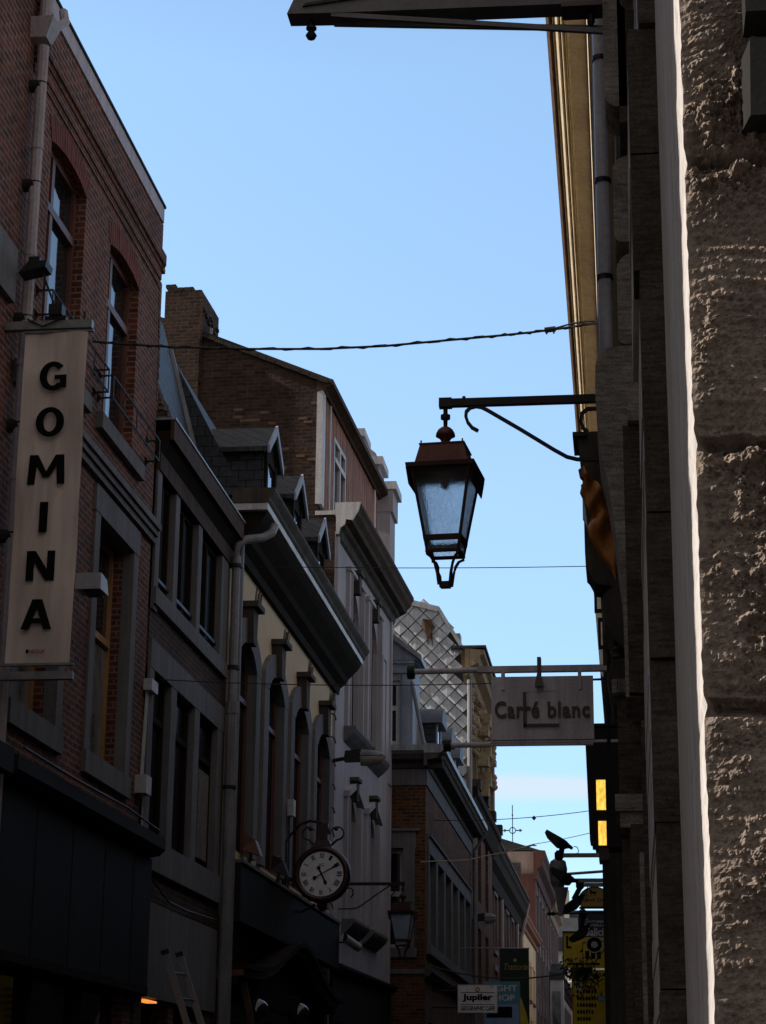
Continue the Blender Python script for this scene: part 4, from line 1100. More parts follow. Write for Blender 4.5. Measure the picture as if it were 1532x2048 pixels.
    boss(rnd(-0.025, 5.27, 6.9, 0.06, 0.0, 0.05), 7.0, 7.25, 'grey_stone'); boss(rnd(0.03, 5.2, 6.9, Wd, 0, 0), 7.0, 7.6, 'black_stone')
    boss(rnd(0.042, 5.62, 6.6, Wd, 0.03, 0.04), 6.62, 6.9, 'grey_stone')
    boss(rnd(-0.002, 4.80, 5.16, Wd, 0.06, 0.03), 7.2, 7.6, 'grey_stone')
    boss(rnd(0.004, 4.36, 4.73, Wd, 0.07, 0.03), 7.15, 7.6, 'grey_stone')
    P_ = [(Wd, 3.0), (0.0, 3.0), (-0.002, 3.39), (-0.02, 3.58), (-0.047, 3.80), (-0.074, 3.93), (-0.082, 4.05), (-0.085, 4.16), (-0.082, 4.24), (-0.07, 4.285), (-0.04, 4.308), (0.0, 4.315), (Wd, 4.315)]
    boss(P_, 7.05, 7.5, 'grey_stone', 'console')
    B = MB(); B.box(0.012, Wd, 6.98, 7.045, 3.0, 3.98); B.build('niche_block', 'black_stone', t)
    B = MB(); B.box(0.03, Wd, 6.94, 7.046, 3.985, 4.05); B.build('niche_block', 'grey_stone', t)
    for a, b, c, z0 in ((-0.06, 7.52, 7.9, 4.0), (0.012, 7.52, 8.5, 3.3), (0.0, 7.95, 8.5, 2.0)):
        B = MB(); B.box(a, Wd, b, c, z0, 4.26 if z0 > 2.5 else 2.65); B.build('window_jamb', 'black_stone', t)
    B = MB(); B.box(-0.05, Wd, 7.95, 8.6, 3.185, 3.25)
    for k in range(14): B.box(-0.054, Wd - 0.01, 7.93 - 0.0005 * k, 7.949, 3.19 + 0.0, 3.245) if k == 0 else B.box(-0.05 + 0.0105 * k, -0.045 + 0.0105 * k, 7.92, 7.93, 3.19, 3.245)
    B.build('ribbed_ledge', 'grey_stone', t)
    B = MB(); B.box(-0.035, Wd, 7.98, 8.5, 2.79, 3.18); B.build('panel_block', 'black_stone', t)
    B = MB(); B.box(0.02, Wd, 7.93, 7.978, 3.08, 3.17); B.build('panel_block', 'grey_stone', t)
    B = MB(); B.box(0.055, Wd, 7.6, 7.9, 2.86, 3.02); B.build('panel_block', 'grey_stone', t)
    B = MB(); B.box(-0.052, Wd, 7.9, 8.6, 2.72, 2.785); B.build('stone_ledge', 'grey_stone', t)
    B = MB(); B.box(-0.035, Wd, 7.93, 8.6, 2.66, 2.718); B.build('stone_ledge', 'grey_stone', t)
    for x, y, z1, m in ((0.005, 7.8, 2.655, 'black_stone'), (0.035, 7.4, 2.5, 'grey_stone'), (0.05, 7.1, 2.9, 'black_stone'), (-0.03, 8.2, 2.65, 'black_stone')):
        B = MB(); B.box(x, Wd, y, y + 0.25, 0.3, z1); B.build('window_jamb', m, t)
    B = MB(); B.box(XR - 0.004, XR + 0.02, 8.1, 9.0, 0.9, 2.6); B.build('pane', 'glass', t)
    B = MB(); B.box(-0.3, 3.2, YR - 0.1, 9.4, 12.51, 12.8); B.build('cornice', 'stone', t)
corner_house()

# ---- house with the ochre cornice (sunlit at the top)
def house_ochre():
    x = 0.02; y0 = 9.42; y1 = 24.4
    t = thing('ochre_corniced_house', 'right hand house with sunlit ochre wooden cornice and zinc downpipe', 'house', (x, y0, 0))
    F = Fr('R', x)
    W = [(10.6 + 2.7 * k, 11.9 + 2.7 * k, z, z + 2.0) for k in range(5) for z in (4.0, 6.6)]
    B = MB(); F.wall(B, y0, y1, 0, 9.3, W); B.box(x + 0.33, 9, y0, y1, 0, 9.85); B.build('wall', 'stone_dark', t)
    for o in W:
        w = window(F, t, *o, rec=0.18, fm='white_paint', mull=[(o[0] + o[1]) / 2])
    sl = 0.0045
    def strip(pts, m, nm):
        B = MB()
        n = len(pts)
        vs = [(x - o, y0 - 0.3, z) for o, z in pts] + [(x - o - sl * (y1 - y0), y1, z) for o, z in pts]
        B.add(vs, [tuple(range(n))[::-1], tuple(range(n, 2 * n))] + [(i, (i + 1) % n, n + (i + 1) % n, n + i) for i in range(n)])
        return B.build(nm, m, t)
    strip([(-0.3, 9.02), (0.16, 9.02), (0.17, 9.30), (0.30, 9.34), (0.30, 9.42), (-0.3, 9.42)], 'gold_paint', 'cornice_board')
    strip([(0.302, 9.33), (0.318, 9.33), (0.32, 9.45), (0.302, 9.45)], 'gold_light', 'moulding')
    strip([(0.32, 9.46), (0.335, 9.44), (0.35, 9.47), (0.36, 9.45), (0.37, 9.49), (0.39, 9.48), (0.41, 9.52), (0.41, 9.6), (0.0, 9.6)], 'gold_paint', 'moulding')
    strip([(0.412, 9.53), (0.43, 9.53), (0.432, 9.64), (0.412, 9.64)], 'gold_light', 'moulding')
    strip([(0.433, 9.62), (0.46, 9.60), (0.485, 9.66), (0.485, 9.78), (0.0, 9.80)], 'wood_brown', 'gutter')
    B = MB(); B.tube([(-0.065, 11.6, 9.2), (-0.065, 11.6, 6.0), (-0.04, 11.6, 5.85), (0.03, 11.6, 5.75)], 0.045, 12)
    B.tube([(-0.25, 11.55, 9.38), (-0.12, 11.58, 9.2), (-0.065, 11.6, 9.0)], 0.045, 10)
    p = B.build('drainpipe', 'pipe_blue', t, smooth=True)
    B = MB()
    for z in (8.0, 7.15, 6.5): B.tube([(-0.065, 11.6, z), (-0.065, 11.6, z + 0.03)], 0.052, 12)
    B.build('pipe_clip', 'iron', p)
    B = MB(); B.tube([(-0.10, 11.75, 9.3), (-0.10, 11.75, 6.0)], 0.018, 8); B.build('thin_pipe', 'zinc', t)
house_ochre()

def house_shops():
    x = -0.20; y0 = 24.5; y1 = 62
    t = thing('shop_terrace', 'dark right hand terrace carrying the shop signs and floodlights', 'house', (x, y0, 0))
    F = Fr('R', x)
    W = [(25.5 + 3.0 * k, 27.0 + 3.0 * k, z, z + 2.0) for k in range(12) for z in (3.6, 6.4)]
    B = MB(); F.wall(B, y0, y1, 0, 9.2, W); B.box(x + 0.33, 8, y0 + 0.01, y1, 0, 9.2); B.build('wall', 'stone_dark', t)
    for o in W: window(F, t, *o, rec=0.18, fm='wood_dark', mull=[(o[0] + o[1]) / 2])
    B = MB()
    for k in range(7):
        B.box(x - 0.07, x - 0.002, y0 + 5.2 * k, y0 + 5.2 * k + 0.4, 0, 8.8)
    B.build('pilaster', 'stone_dark', t)
    B = MB(); B.box(x - 0.13, x - 0.003, 24.6, 24.75, 0, 5.0); B.build('iron_post', 'iron', t)
    B = MB(); F.sweep(B, [(0, 9.0), (0.1, 9.02), (0.25, 9.2), (0.25, 9.3), (0, 9.35)], y0, y1); B.build('cornice', 'stone_dark', t)
    t2 = thing('far_terrace', 'plain grey terrace continuing on the right behind the shop signs', 'house', (-0.5, 62.2, 0))
    F = Fr('R', -0.35)
    W = [(64 + 3.4 * k, 65.4 + 3.4 * k, z, z + 2.0) for k in range(18) for z in (3.6, 6.6)]
    B = MB(); F.wall(B, 62.2, 168, 0, 9.6, W); B.box(0, 8, 62.2, 168, 0, 9.6); B.build('wall', 'grey_r', t2)
    for o in W: window(F, t2, *o, rec=0.18, fm='white_paint', mull=[(o[0] + o[1]) / 2])
house_shops()

# ------------------------------------------------------------------ wall lanterns
def wall_lantern(label, cx, cy, zt, side, wallx, rot, group, longarm=True, cm='copper', cm2='copper_dark'):
    """hanging square lantern; zt = underside of the arm; side=+1 wall lies towards +X"""
    t = thing('wall_lantern', label, 'lantern', (cx, cy, zt), group)
    y = cy
    z0 = zt - 6.345
    # arm and scroll
    B = MB(); B.box(min(cx - side * 0.035, wallx), max(cx - side * 0.035, wallx), y - 0.025, y + 0.025, zt, zt + 0.055)
    B.box(cx - 0.045, cx + 0.045, y - 0.032, y + 0.032, zt - 0.006, zt + 0.061); B.tube([(cx + side * 0.13, y, zt + 0.05), (cx + side * 0.13, y, zt + 0.075)], 0.012, 6)
    B.build('arm', 'iron', t)
    br = [(-0.985, 6.161), (-1.025, 6.185), (-1.055, 6.225), (-1.069, 6.27), (-1.066, 6.305), (-1.04, 6.333), (-1.0, 6.343), (-0.96, 6.335), (-0.92, 6.312), (-0.688, 6.159), (-0.464, 6.005), (-0.379, 5.952), (-0.31, 5.932), (-0.15, 5.925), (0.0, 5.925)]
    L = abs(wallx - cx)
    k = L / 1.21
    pts = [(cx + side * (x + 1.21) * k, y, z + z0 - (0 if longarm else 0)) for x, z in br]
    B = MB(); B.ribbon(pts, 0.03, 0.022); B.build('scroll_brace', 'iron', t)
    B = MB(); hk = [(-0.08, 6.345), (-0.165, 6.30), (-0.234, 6.299), (-0.272, 6.266), (-0.281, 6.201), (-0.261, 6.153), (-0.235, 6.13)]
    B.ribbon([(cx + side * (x + 1.21) * k, y, z + z0) for x, z in hk], 0.03, 0.024); B.build('scroll_end', 'iron', t)
    # stem, knob, cap
    B = MB(); B.lathe((cx, y, z0), [(0.016, 6.345), (0.016, 6.29), (0.034, 6.285), (0.034, 6.255), (0.016, 6.25), (0.014, 6.185)], 12); B.build('stem', 'iron', t)
    B = MB(); B.lathe((cx, y, z0), [(0.012, 6.197), (0.03, 6.193), (0.052, 6.175), (0.066, 6.148), (0.069, 6.128), (0.05, 6.118), (0.034, 6.10), (0.026, 6.07), (0.02, 6.05), (0.032, 6.03)], 20); B.build('vent_cap', cm, t, smooth=True)
    c, s = cos(rot), sin(rot)
    def sq(h, z):
        return [(cx + c * a - s * b, y + s * a + c * b, z0 + z) for a, b in ((-h, -h), (h, -h), (h, h), (-h, h))]
    def frust(B, h0, za, h1, zb): B.hexa(sq(h0, za) + sq(h1, zb))
    B = MB(); frust(B, 0.188, 5.875, 0.152, 6.03)
    for q in sq(0.145, 6.028): B.tube([q, (q[0], q[1], q[2] + 0.03)], 0.006, 5)
    frust(B, 0.160, 6.028, 0.160, 6.036); B.build('roof', cm, t)
    # hollow flange and body
    def bars(B, h0, za, h1, zb, w):
        lo = sq(h0, za); hi = sq(h1, zb); lo2 = sq(h0 - w, za); hi2 = sq(h1 - w, zb)
        for i in range(4):
            def mix(P, Q, f): return tuple(P[j] + (Q[j] - P[j]) * f for j in range(3))
            j = (i + 1) % 4
            f0 = w / (2 * h0); f1 = w / (2 * h1)
            B.hexa([lo[i], mix(lo[i], lo[j], f0), lo2[i], mix(lo[i], lo[i - 1], f0), hi[i], mix(hi[i], hi[j], f1), hi2[i], mix(hi[i], hi[i - 1], f1)])
    def ring(B, h0, za, h1, zb, w):
        lo = sq(h0, za); hi = sq(h1, zb); lo2 = sq(h0 - w, za); hi2 = sq(h1 - w, zb)
        for i in range(4):
            j = (i + 1) % 4
            B.hexa([lo[i], lo[j], lo2[j], lo2[i], hi[i], hi[j], hi2[j], hi2[i]])
    B = MB(); ring(B, 0.236, 5.845, 0.240, 5.876, 0.06)
    lo = sq(0.220, 5.725); hi = sq(0.237, 5.844); lo2 = sq(0.214, 5.725); hi2 = sq(0.231, 5.844)
    for a_, b_ in ((3, 0), (1, 2)): B.hexa([lo[a_], lo[b_], lo2[b_], lo2[a_], hi[a_], hi[b_], hi2[b_], hi2[a_]])
    B.build('brim', cm2, t)
    hb = lambda z: 0.116 + (z - 5.27) * (0.212 - 0.116) / (5.86 - 5.27)
    B = MB(); bars(B, hb(5.27), 5.27, hb(5.86), 5.86, 0.019)
    ring(B, hb(5.35) + 0.001, 5.345, hb(5.38) + 0.001, 5.382, 0.022); ring(B, hb(5.27) + 0.001, 5.265, hb(5.285) + 0.001, 5.285, 0.03); B.build('frame', cm2, t)
    g = MB()
    for za, zb in ((5.384, 5.86), (5.287, 5.343)):
        lo = sq(hb(za) - 0.010, za); hi = sq(hb(zb) - 0.010, zb); lo2 = sq(hb(za) - 0.013, za); hi2 = sq(hb(zb) - 0.013, zb)
        for i in range(4):
            j = (i + 1) % 4
            g.hexa([lo[i], lo[j], lo2[j], lo2[i], hi[i], hi[j], hi2[j], hi2[i]])
    g.build('glass_pane', 'lglass', t)
    B = MB(); B.lathe((cx, y, z0), [(0.02, 5.86), (0.09, 5.855), (0.10, 5.84), (0.03, 5.80), (0.03, 5.76), (0.015, 5.74)], 14); B.build('lamp_holder', 'lamp_lens', t)
    B = MB()
    cor = sq(0.112, 5.268)
    for q in cor:
        dx, dy = q[0] - cx, q[1] - y
        P_ = [(cx + dx * f, y + dy * f, z0 + z) for f, z in ((1.0, 5.275), (0.97, 5.255), (0.72, 5.235), (0.55, 5.195), (0.42, 5.13), (0.34, 5.05))]
        B.tube(P_, 0.011, 6)
    frust(B, 0.034, 5.035, 0.034, 5.075); B.build('tail_bracket', cm2, t)
    return t

GL = 'square copper street lanterns'
wall_lantern('big copper hanging lantern against the sky on a black arm from the right wall', -1.21, 13.4, 6.345, 1, 0.02, R(-5), GL)
wall_lantern('small far copper lantern on the left wall beside the clock', -4.10, 36.9, 5.51, -1, -5.28, R(-3), GL, cm='dull_copper')

# ------------------------------------------------------------------ long banner with letters
t = thing('hanging_banner', 'long beige banner with black letters G O M I N A', 'banner', (-4.85, 16.0, 5.1))
B = MB(); yb = 16.0
nx, nz = 8, 30
for j in range(nz + 1):
    for i in range(nx + 1):
        u = i / nx; v = j / nz
        B.v.append((-5.12 + 0.557 * u, yb + 0.016 * sin(u * 5 + v * 7) + 0.012 * sin(v * 19 + 2 * u) * sin(pi * v) + 0.006 * sin(u * 17 + v * 3), 5.126 + 2.94 * v))
for j in range(nz):
    for i in range(nx):
        a = j * (nx + 1) + i; B.f.append((a, a + 1, a + nx + 2, a + nx + 1))
n0 = len(B.v); B.v += [(v[0], v[1] + 0.006, v[2]) for v in B.v[:n0]]; B.f += [tuple(i + n0 for i in f[::-1]) for f in B.f]
B.build('cloth', 'banner', t, smooth=True)
def ring(a0, a1, n=28, ix=0.27, iz=0.175):
    P_ = [(0.5 + 0.5 * cos(a0 + (a1 - a0) * k / n), 0.5 + 0.5 * sin(a0 + (a1 - a0) * k / n)) for k in range(n + 1)]
    Q_ = [(0.5 + (0.5 - ix) * cos(a0 + (a1 - a0) * k / n), 0.5 + (0.5 - iz) * sin(a0 + (a1 - a0) * k / n)) for k in range(n + 1)]
    return [[P_[k], P_[k + 1], Q_[k + 1], Q_[k]] for k in range(n)]
GL_ = {'I': [[(0, 0), (1, 0), (1, 1), (0, 1)]],
       'N': [[(0, 0), (.27, 0), (.27, 1), (0, 1)], [(.73, 0), (1, 0), (1, 1), (.73, 1)], [(0.02, .99), (.32, .99), (.98, .01), (.68, .01)]],
       'M': [[(0, 0), (.2, 0), (.26, 1), (.04, 1)], [(.8, 0), (1, 0), (.96, 1), (.74, 1)], [(.05, .99), (.27, .99), (.58, .24), (.42, .24)], [(.73, .99), (.95, .99), (.58, .245), (.42, .245)]],
       'A': [[(0, 0), (.26, 0), (.60, 1), (.34, 1)], [(.74, 0), (1, 0), (.66, .995), (.40, .995)], [(.22, .2), (.78, .2), (.72, .37), (.28, .37)]],
       'O': ring(0, 2 * pi), 'G': ring(R(42), R(318)) + [[(.77, .10), (1, .10), (1, .54), (.77, .54)], [(.56, .385), (.98, .385), (.98, .535), (.56, .535)], [(.7, .02), (.87, .15), (.8, .3), (.6, .18)]]}
for ch, (xa, za, xb, zb) in {'G': (-4.959, 7.513, -4.721, 7.781), 'O': (-4.969, 7.095, -4.72, 7.364), 'M': (-5.014, 6.67, -4.687, 6.933), 'I': (-4.888, 6.246, -4.817, 6.513),
                             'N': (-4.975, 5.825, -4.731, 6.084), 'A': (-4.993, 5.407, -4.729, 5.664)}.items():
    B = MB()
    for k, q in enumerate(GL_[ch]):
        dd = 0.0006 * (k % 4) if ch not in 'O' else 0
        if ch == 'G' and k < 28: dd = 0
        B.prism(lambda a, u, v: (xa + (xb - xa) * u, a, za + (zb - za) * v), q, yb - 0.038 - dd, yb - 0.034)
    B.build('letter', 'black_ink', t)
lettering(t, 'red_ink', [('NEOLUX', -4.905, -4.773, 5.204, 5.236, yb - 0.034, dict(bold=0.02, depth=0.003))], 'maker_mark')
B = MB(); B.box(-4.935, -4.912, yb - 0.038, yb - 0.034, 5.204, 5.236); B.build('maker_mark', 'black_ink', t)
B = MB(); B.box(XL, -4.523, yb - 0.035, yb + 0.035, 8.09, 8.165); B.box(-5.13, -4.51, yb - 0.012, yb + 0.022, 8.062, 8.082); B.build('top_arm', 'iron_grey', t)
B = MB(); B.box(XL, -4.53, yb - 0.035, yb + 0.035, 4.985, 5.05); B.box(-5.15, -4.53, yb - 0.02, yb + 0.03, 5.105, 5.125); B.build('bottom_arm', 'iron_grey', t)
B = MB(); B.box(-4.95, -4.76, yb - 0.03, yb + 0.05, 8.167, 8.21); B.tube([(-4.6, yb, 8.16), (-4.6, yb, 8.25)], 0.01, 6); B.tube([(-5.1, yb - 0.04, 8.18), (-4.95, yb - 0.06, 8.1), (-4.75, yb - 0.05, 8.19)], 0.008, 5); B.build('clamp', 'iron', t)

t = thing('banner_floodlight', 'small black floodlight on a thin rod above the long banner', 'floodlight', (-4.95, 16, 8.2))
B = MB(); B.hexa([(-5.19, 15.9, 8.60), (-4.95, 15.9, 8.65), (-4.95, 16.1, 8.65), (-5.19, 16.1, 8.60), (-5.11, 15.9, 8.70), (-4.94, 15.9, 8.71), (-4.94, 16.1, 8.71), (-5.11, 16.1, 8.70)]); B.box(-5.12, -5.02, 15.95, 16.06, 8.712, 8.77); B.build('head', 'iron', t)
B = MB(); B.tube([(-5.0, 16.0, 8.63), (-4.86, 16.0, 8.28)], 0.011, 6); B.build('rod', 'iron', t)
B = MB(); B.box(-4.91, -4.79, 15.94, 16.06, 8.212, 8.31); B.build('ballast_box', 'iron', t)

t = thing('wall_box_light', 'pale square box light beside the foot of the banner', 'light', (-4.96, 18, 6.2))
B = MB(); B.hexa([(-5.095, 17.9, 6.25), (-4.85, 17.9, 6.25), (-4.85, 18.2, 6.25), (-5.095, 18.2, 6.25), (-5.095, 17.9, 6.405), (-4.85, 17.9, 6.405), (-4.87, 18.2, 6.405), (-5.08, 18.2, 6.405)]); B.build('case', 'box_white', t)
B = MB(); B.box(-5.02, -4.88, 17.93, 18.15, 6.225, 6.249); B.build('lens', 'iron', t)
B = MB(); B.tube([(-5.3, 18.1, 6.33), (-5.09, 18.1, 6.33)], 0.02, 6); B.build('bracket', 'iron', t)

# junction box and conduit at the corner
t = thing('junction_box', 'grey junction boxes joined by a conduit at the red house corner', 'junction box', (-5.25, 21.6, 4.9))
B = MB(); B.box(-5.298, -5.2, 21.55, 21.85, 6.03, 6.16); B.build('upper_box', 'box_white', t)
B = MB(); B.box(-5.298, -5.17, 21.35, 21.6, 4.86, 5.06); B.build('lower_box', 'box_white', t)
B = MB()
for y in (21.5, 21.56): B.tube([(-5.27, y + 0.1, 6.03), (-5.27, y, 5.06)], 0.014, 6)
B.tube([(-5.27, 21.62, 4.86), (-5.27, 21.65, 4.5)], 0.014, 6); B.build('conduit', 'box_white', t)

# ------------------------------------------------------------------ street clock
cx, cy, cz = -4.685, 31.0, 5.05
t = thing('street_clock', 'round dark red street clock with white roman dial on the cream house', 'clock', (cx, cy, cz))
B = MB(); B.lathe((cx, cy, cz), [(0.335, -0.10), (0.36, -0.135), (0.40, -0.14), (0.43, -0.10), (0.435, 0.0), (0.43, 0.10), (0.40, 0.14), (0.34, 0.12)], 40, 'y'); B.build('case', 'clock_red', t, smooth=True)
B = MB(); B.lathe((cx, cy, cz), [(0.345, -0.105), (0.345, -0.08)], 40, 'y'); d = B.build('dial', 'dial', t)
B = MB()
for k, num in enumerate(('XII', 'I', 'II', 'III', 'IIII', 'V', 'VI', 'VII', 'VIII', 'IX', 'X', 'XI')):
    w = 0.022 + 0.016 * len(num)
    V, F_ = letters(num, -w / 2, w / 2, -0.038, 0.038, 0, depth=0.003, bold=0.02)
    a = -2 * pi * k / 12
    V = [(cx + (v[0] * cos(a) - (v[2] + 0.275) * sin(a)), cy - 0.1055 + v[1], cz + (v[0] * sin(a) + (v[2] + 0.275) * cos(a))) for v in V]
    B = MB(); B.add(V, F_); B.build('numeral', 'black_ink', d)
def hand(ang, L, w, tail, nm):
    a = -ang; B = MB()
    T = lambda u, v, o: (cx + (u * cos(a) - v * sin(a)), cy - 0.112 - o, cz + (u * sin(a) + v * cos(a)))
    poly = [(-w * .5, -tail), (w * .5, -tail), (w * .55, L * .6), (w * 1.2, L * .72), (0, L), (-w * 1.2, L * .72), (-w * .55, L * .6)]
    B.prism(lambda o, u, v: T(u, v, o), poly, 0.0, 0.006 if L > 0.22 else 0.003)
    B.prism(lambda o, u, v: T(u, v, o), [(0.03 * cos(q), -tail + 0.03 * sin(q)) for q in [2 * pi * i / 10 for i in range(10)]], 0.0, 0.005)
    B.build(nm, 'black_ink', d)
hand(2 * pi * 5.15 / 12, 0.19, 0.024, 0.10, 'hour_hand'); hand(2 * pi * 10 / 60, 0.31, 0.013, 0.12, 'minute_hand')
lettering(d, 'black_ink', [('AC', cx - 0.045, cx + 0.045, cz + 0.115, cz + 0.165, cy - 0.106, dict(depth=0.002))], 'dial_mark')
B = MB(); B.hexa([(cx - 0.16, cy - 0.1, cz + 0.40), (cx + 0.16, cy - 0.1, cz + 0.40), (cx + 0.16, cy + 0.1, cz + 0.40), (cx - 0.16, cy + 0.1, cz + 0.40), (cx - 0.1, cy - 0.07, cz + 0.52), (cx + 0.1, cy - 0.07, cz + 0.52), (cx + 0.1, cy + 0.07, cz + 0.52), (cx - 0.1, cy + 0.07, cz + 0.52)])
B.box(cx - 0.08, cx + 0.08, cy - 0.06, cy + 0.06, cz + 0.52, cz + 0.78); B.build('crown', 'clock_red', t)
B = MB()
for s in (-1, 1):
    P_ = [(cx + s * (0.12 + 0.10 * k / 6), cy, cz + 0.44 + 0.015 * k) for k in range(7)]
    P_ += [(cx + s * (0.22 + 0.10 * sin(a)), cy, cz + 0.63 - 0.10 * cos(a)) for a in [pi * k / 8 for k in range(1, 12)]]
    B.tube(P_, 0.02, 7, 0.012)
    B.lathe((cx + s * 0.20, cy, cz + 0.70), [(0.005, -0.035), (0.035, 0), (0.005, 0.035)], 10, 'y')
B.build('scroll', 'clock_red', t)
B = MB()
P_ = [(XL, cy + 0.05, cz + 0.45), (-5.2, cy + 0.05, cz + 0.62), (-5.05, cy + 0.05, cz + 0.78), (-4.9, cy + 0.04, cz + 0.83), (-4.72, cy + 0.03, cz + 0.80), (-4.62, cy + 0.02, cz + 0.72), (-4.58, cy, cz + 0.62)]
B.tube(P_, 0.022, 8); B.tube([(XL, cy, cz - 0.1), (cx - 0.4, cy, cz - 0.05)], 0.03, 8); B.tube([(XL, cy, cz - 0.55), (-5.0, cy, cz - 0.56), (cx - 0.1, cy, cz - 0.45)], 0.022, 8)
B.box(XL, XL + 0.08, cy - 0.12, cy + 0.12, cz - 0.6, cz + 0.5); B.build('bracket', 'iron', t)
B = MB(); B.lathe((cx, cy, cz), [(0.05, -0.42), (0.09, -0.46), (0.05, -0.52), (0.02, -0.56)], 12); B.build('pendant', 'clock_red', t)

# ------------------------------------------------------------------ cobra-head street lamps
def luminaire(label, x0, y, z, L, mat_):
    t = thing('street_luminaire', label, 'street lamp', (x0, y, z), 'wall mounted street luminaires')
    B = MB(); B.tube([(x0 - 0.25, y, z - 0.05), (x0 + 0.02, y, z)], 0.035, 8)
    B.box(x0 - 0.3, x0 - 0.23, y - 0.1, y + 0.1, z - 0.2, z + 0.1); B.build('bracket', 'iron', t)
    B = MB(); n = 10; prof = [(0.0, 0.13, 0.10), (0.06, 0.135, 0.115), (0.32, 0.135, 0.115)]
    B.hexa([(x0, y - 0.13, z - 0.06), (x0 + 0.36 * L, y - 0.13, z - 0.05), (x0 + 0.36 * L, y + 0.13, z - 0.05), (x0, y + 0.13, z - 0.06), (x0 + 0.02, y - 0.11, z + 0.12), (x0 + 0.36 * L, y - 0.11, z + 0.15), (x0 + 0.36 * L, y + 0.11, z + 0.15), (x0 + 0.02, y + 0.11, z + 0.12)])
    B.build('gear_housing', 'iron', t)
    def shell(za, zb, nm, m):
        B = MB(); rows = []
        for k in range(9):
            f = k / 8; w = 0.14 * math.sqrt(max(0.02, 1 - f ** 3))
            rows.append([(x0 + (0.361 + 0.64 * f) * L * 0.8 + 0.057 * L, y + w * cos(a), z + (0.03 if zb > 0 else 0.018) + (zb * math.sqrt(max(0, 1 - f ** 2.6))) * sin(a)) for a in [pi * q / 10 for q in range(11)]])
        vs = [v for r_ in rows for v in r_]; fs = []
        for k in range(8):
            for q in range(10): fs.append((k * 11 + q, k * 11 + q + 1, k * 11 + q + 12, k * 11 + q + 11))
            fs.append((k * 11, (k + 1) * 11, (k + 1) * 11 + 10, k * 11 + 10))
        fs.append(tuple(range(11)))
        B.add(vs, fs); B.build(nm, m, t, smooth=False)
    shell(0, 0.12, 'top_cover', mat_); shell(0, -0.16, 'lens_bowl', 'lamp_lens')
luminaire('long grey street lamp head on the far edge of the cream house, above the clock', -5.02, 35.6, 7.62, 0.86, 'zinc_pipe')
luminaire('small distant street lamp head low on the brown brick house', -4.22, 56.6, 6.68, 0.62, 'zinc_pipe')

t = thing('spotlight', 'white cylinder spotlight below the clock lantern on the white house', 'spotlight', (-5.1, 36.4, 4.0))
B = MB(); B.tube([(-5.02, 35.9, 4.50), (-4.86, 36.6, 4.38)], 0.075, 12); B.build('barrel', 'box_white', t)
B = MB(); B.tube([(-5.02, 35.89, 4.503), (-5.01, 35.9, 4.50)], 0.08, 12); B.tube([(-5.3, 36.3, 4.44), (-4.95, 36.2, 4.45)], 0.02, 6); B.build('hood', 'iron', t)
t = thing('alarm_box', 'small white alarm box on the cream house wall between arched windows', 'alarm box', (-5.2, 31.2, 6.2))
B = MB(); B.box(-5.215, -5.12, 30.78, 30.98, 5.93, 6.18); B.build('case', 'box_white', t)
B = MB(); B.tube([(-5.2, 30.88, 5.93), (-5.2, 30.9, 4.8)], 0.015, 6); B.build('wire', 'cable', t)
def shop_spot(label, x, y, z, m, glint):
    t = thing('shop_spotlight', label, 'spotlight', (x, y, z), 'spotlights above the cream house sign board')
    B = MB(); B.hexa([(x - 0.02, y - 0.18, z), (x + 0.22, y - 0.1, z - 0.08), (x + 0.22, y + 0.15, z - 0.08), (x - 0.02, y + 0.2, z), (x, y - 0.18, z + 0.22), (x + 0.14, y - 0.1, z + 0.14), (x + 0.14, y + 0.15, z + 0.14), (x, y + 0.2, z + 0.22)]); B.build('head', m, t)
    B = MB(); B.tube([(x + 0.08, y, z), (x + 0.04, y, 4.765)], 0.014, 6); B.build('stem', 'iron', t)
    if glint:
        B = MB(); B.box(x + 0.03, x + 0.12, y - 0.06, y + 0.06, z + 0.2, z + 0.225); B.build('chrome_cap', 'alu', t)
shop_spot('reddish tilted spotlight nearest on the cream house sign board', -5.24, 27.6, 5.0, 'wood_red', False)
shop_spot('black spotlight with a bright cap behind the reddish one', -5.12, 29.2, 4.9, 'iron', True)
for lab, (x, y, z) in {'round globe lamp under the middle of the curved shop moulding': (-4.95, 30.6, 2.95), 'round globe lamp at the near side of the carved shopfront': (-5.0, 27.4, 2.85)}.items():
    t = thing('globe_lamp', lab, 'lamp', (x, y, z), 'globe lamps on the carved shopfront')
    B = MB(); B.lathe((x, y, z), [(0.02, -0.17)] + [(0.17 * sin(a), -0.17 * cos(a)) for a in [pi * k / 10 for k in range(1, 10)]] + [(0.03, 0.17)], 16); B.build('globe', 'glass', t, smooth=True)
    B = MB(); B.tube([(x, y, z + 0.16), (x, y, z + 0.24), (XL + 0.02, y, z + 0.24)], 0.018, 6); B.build('bracket', 'iron', t)

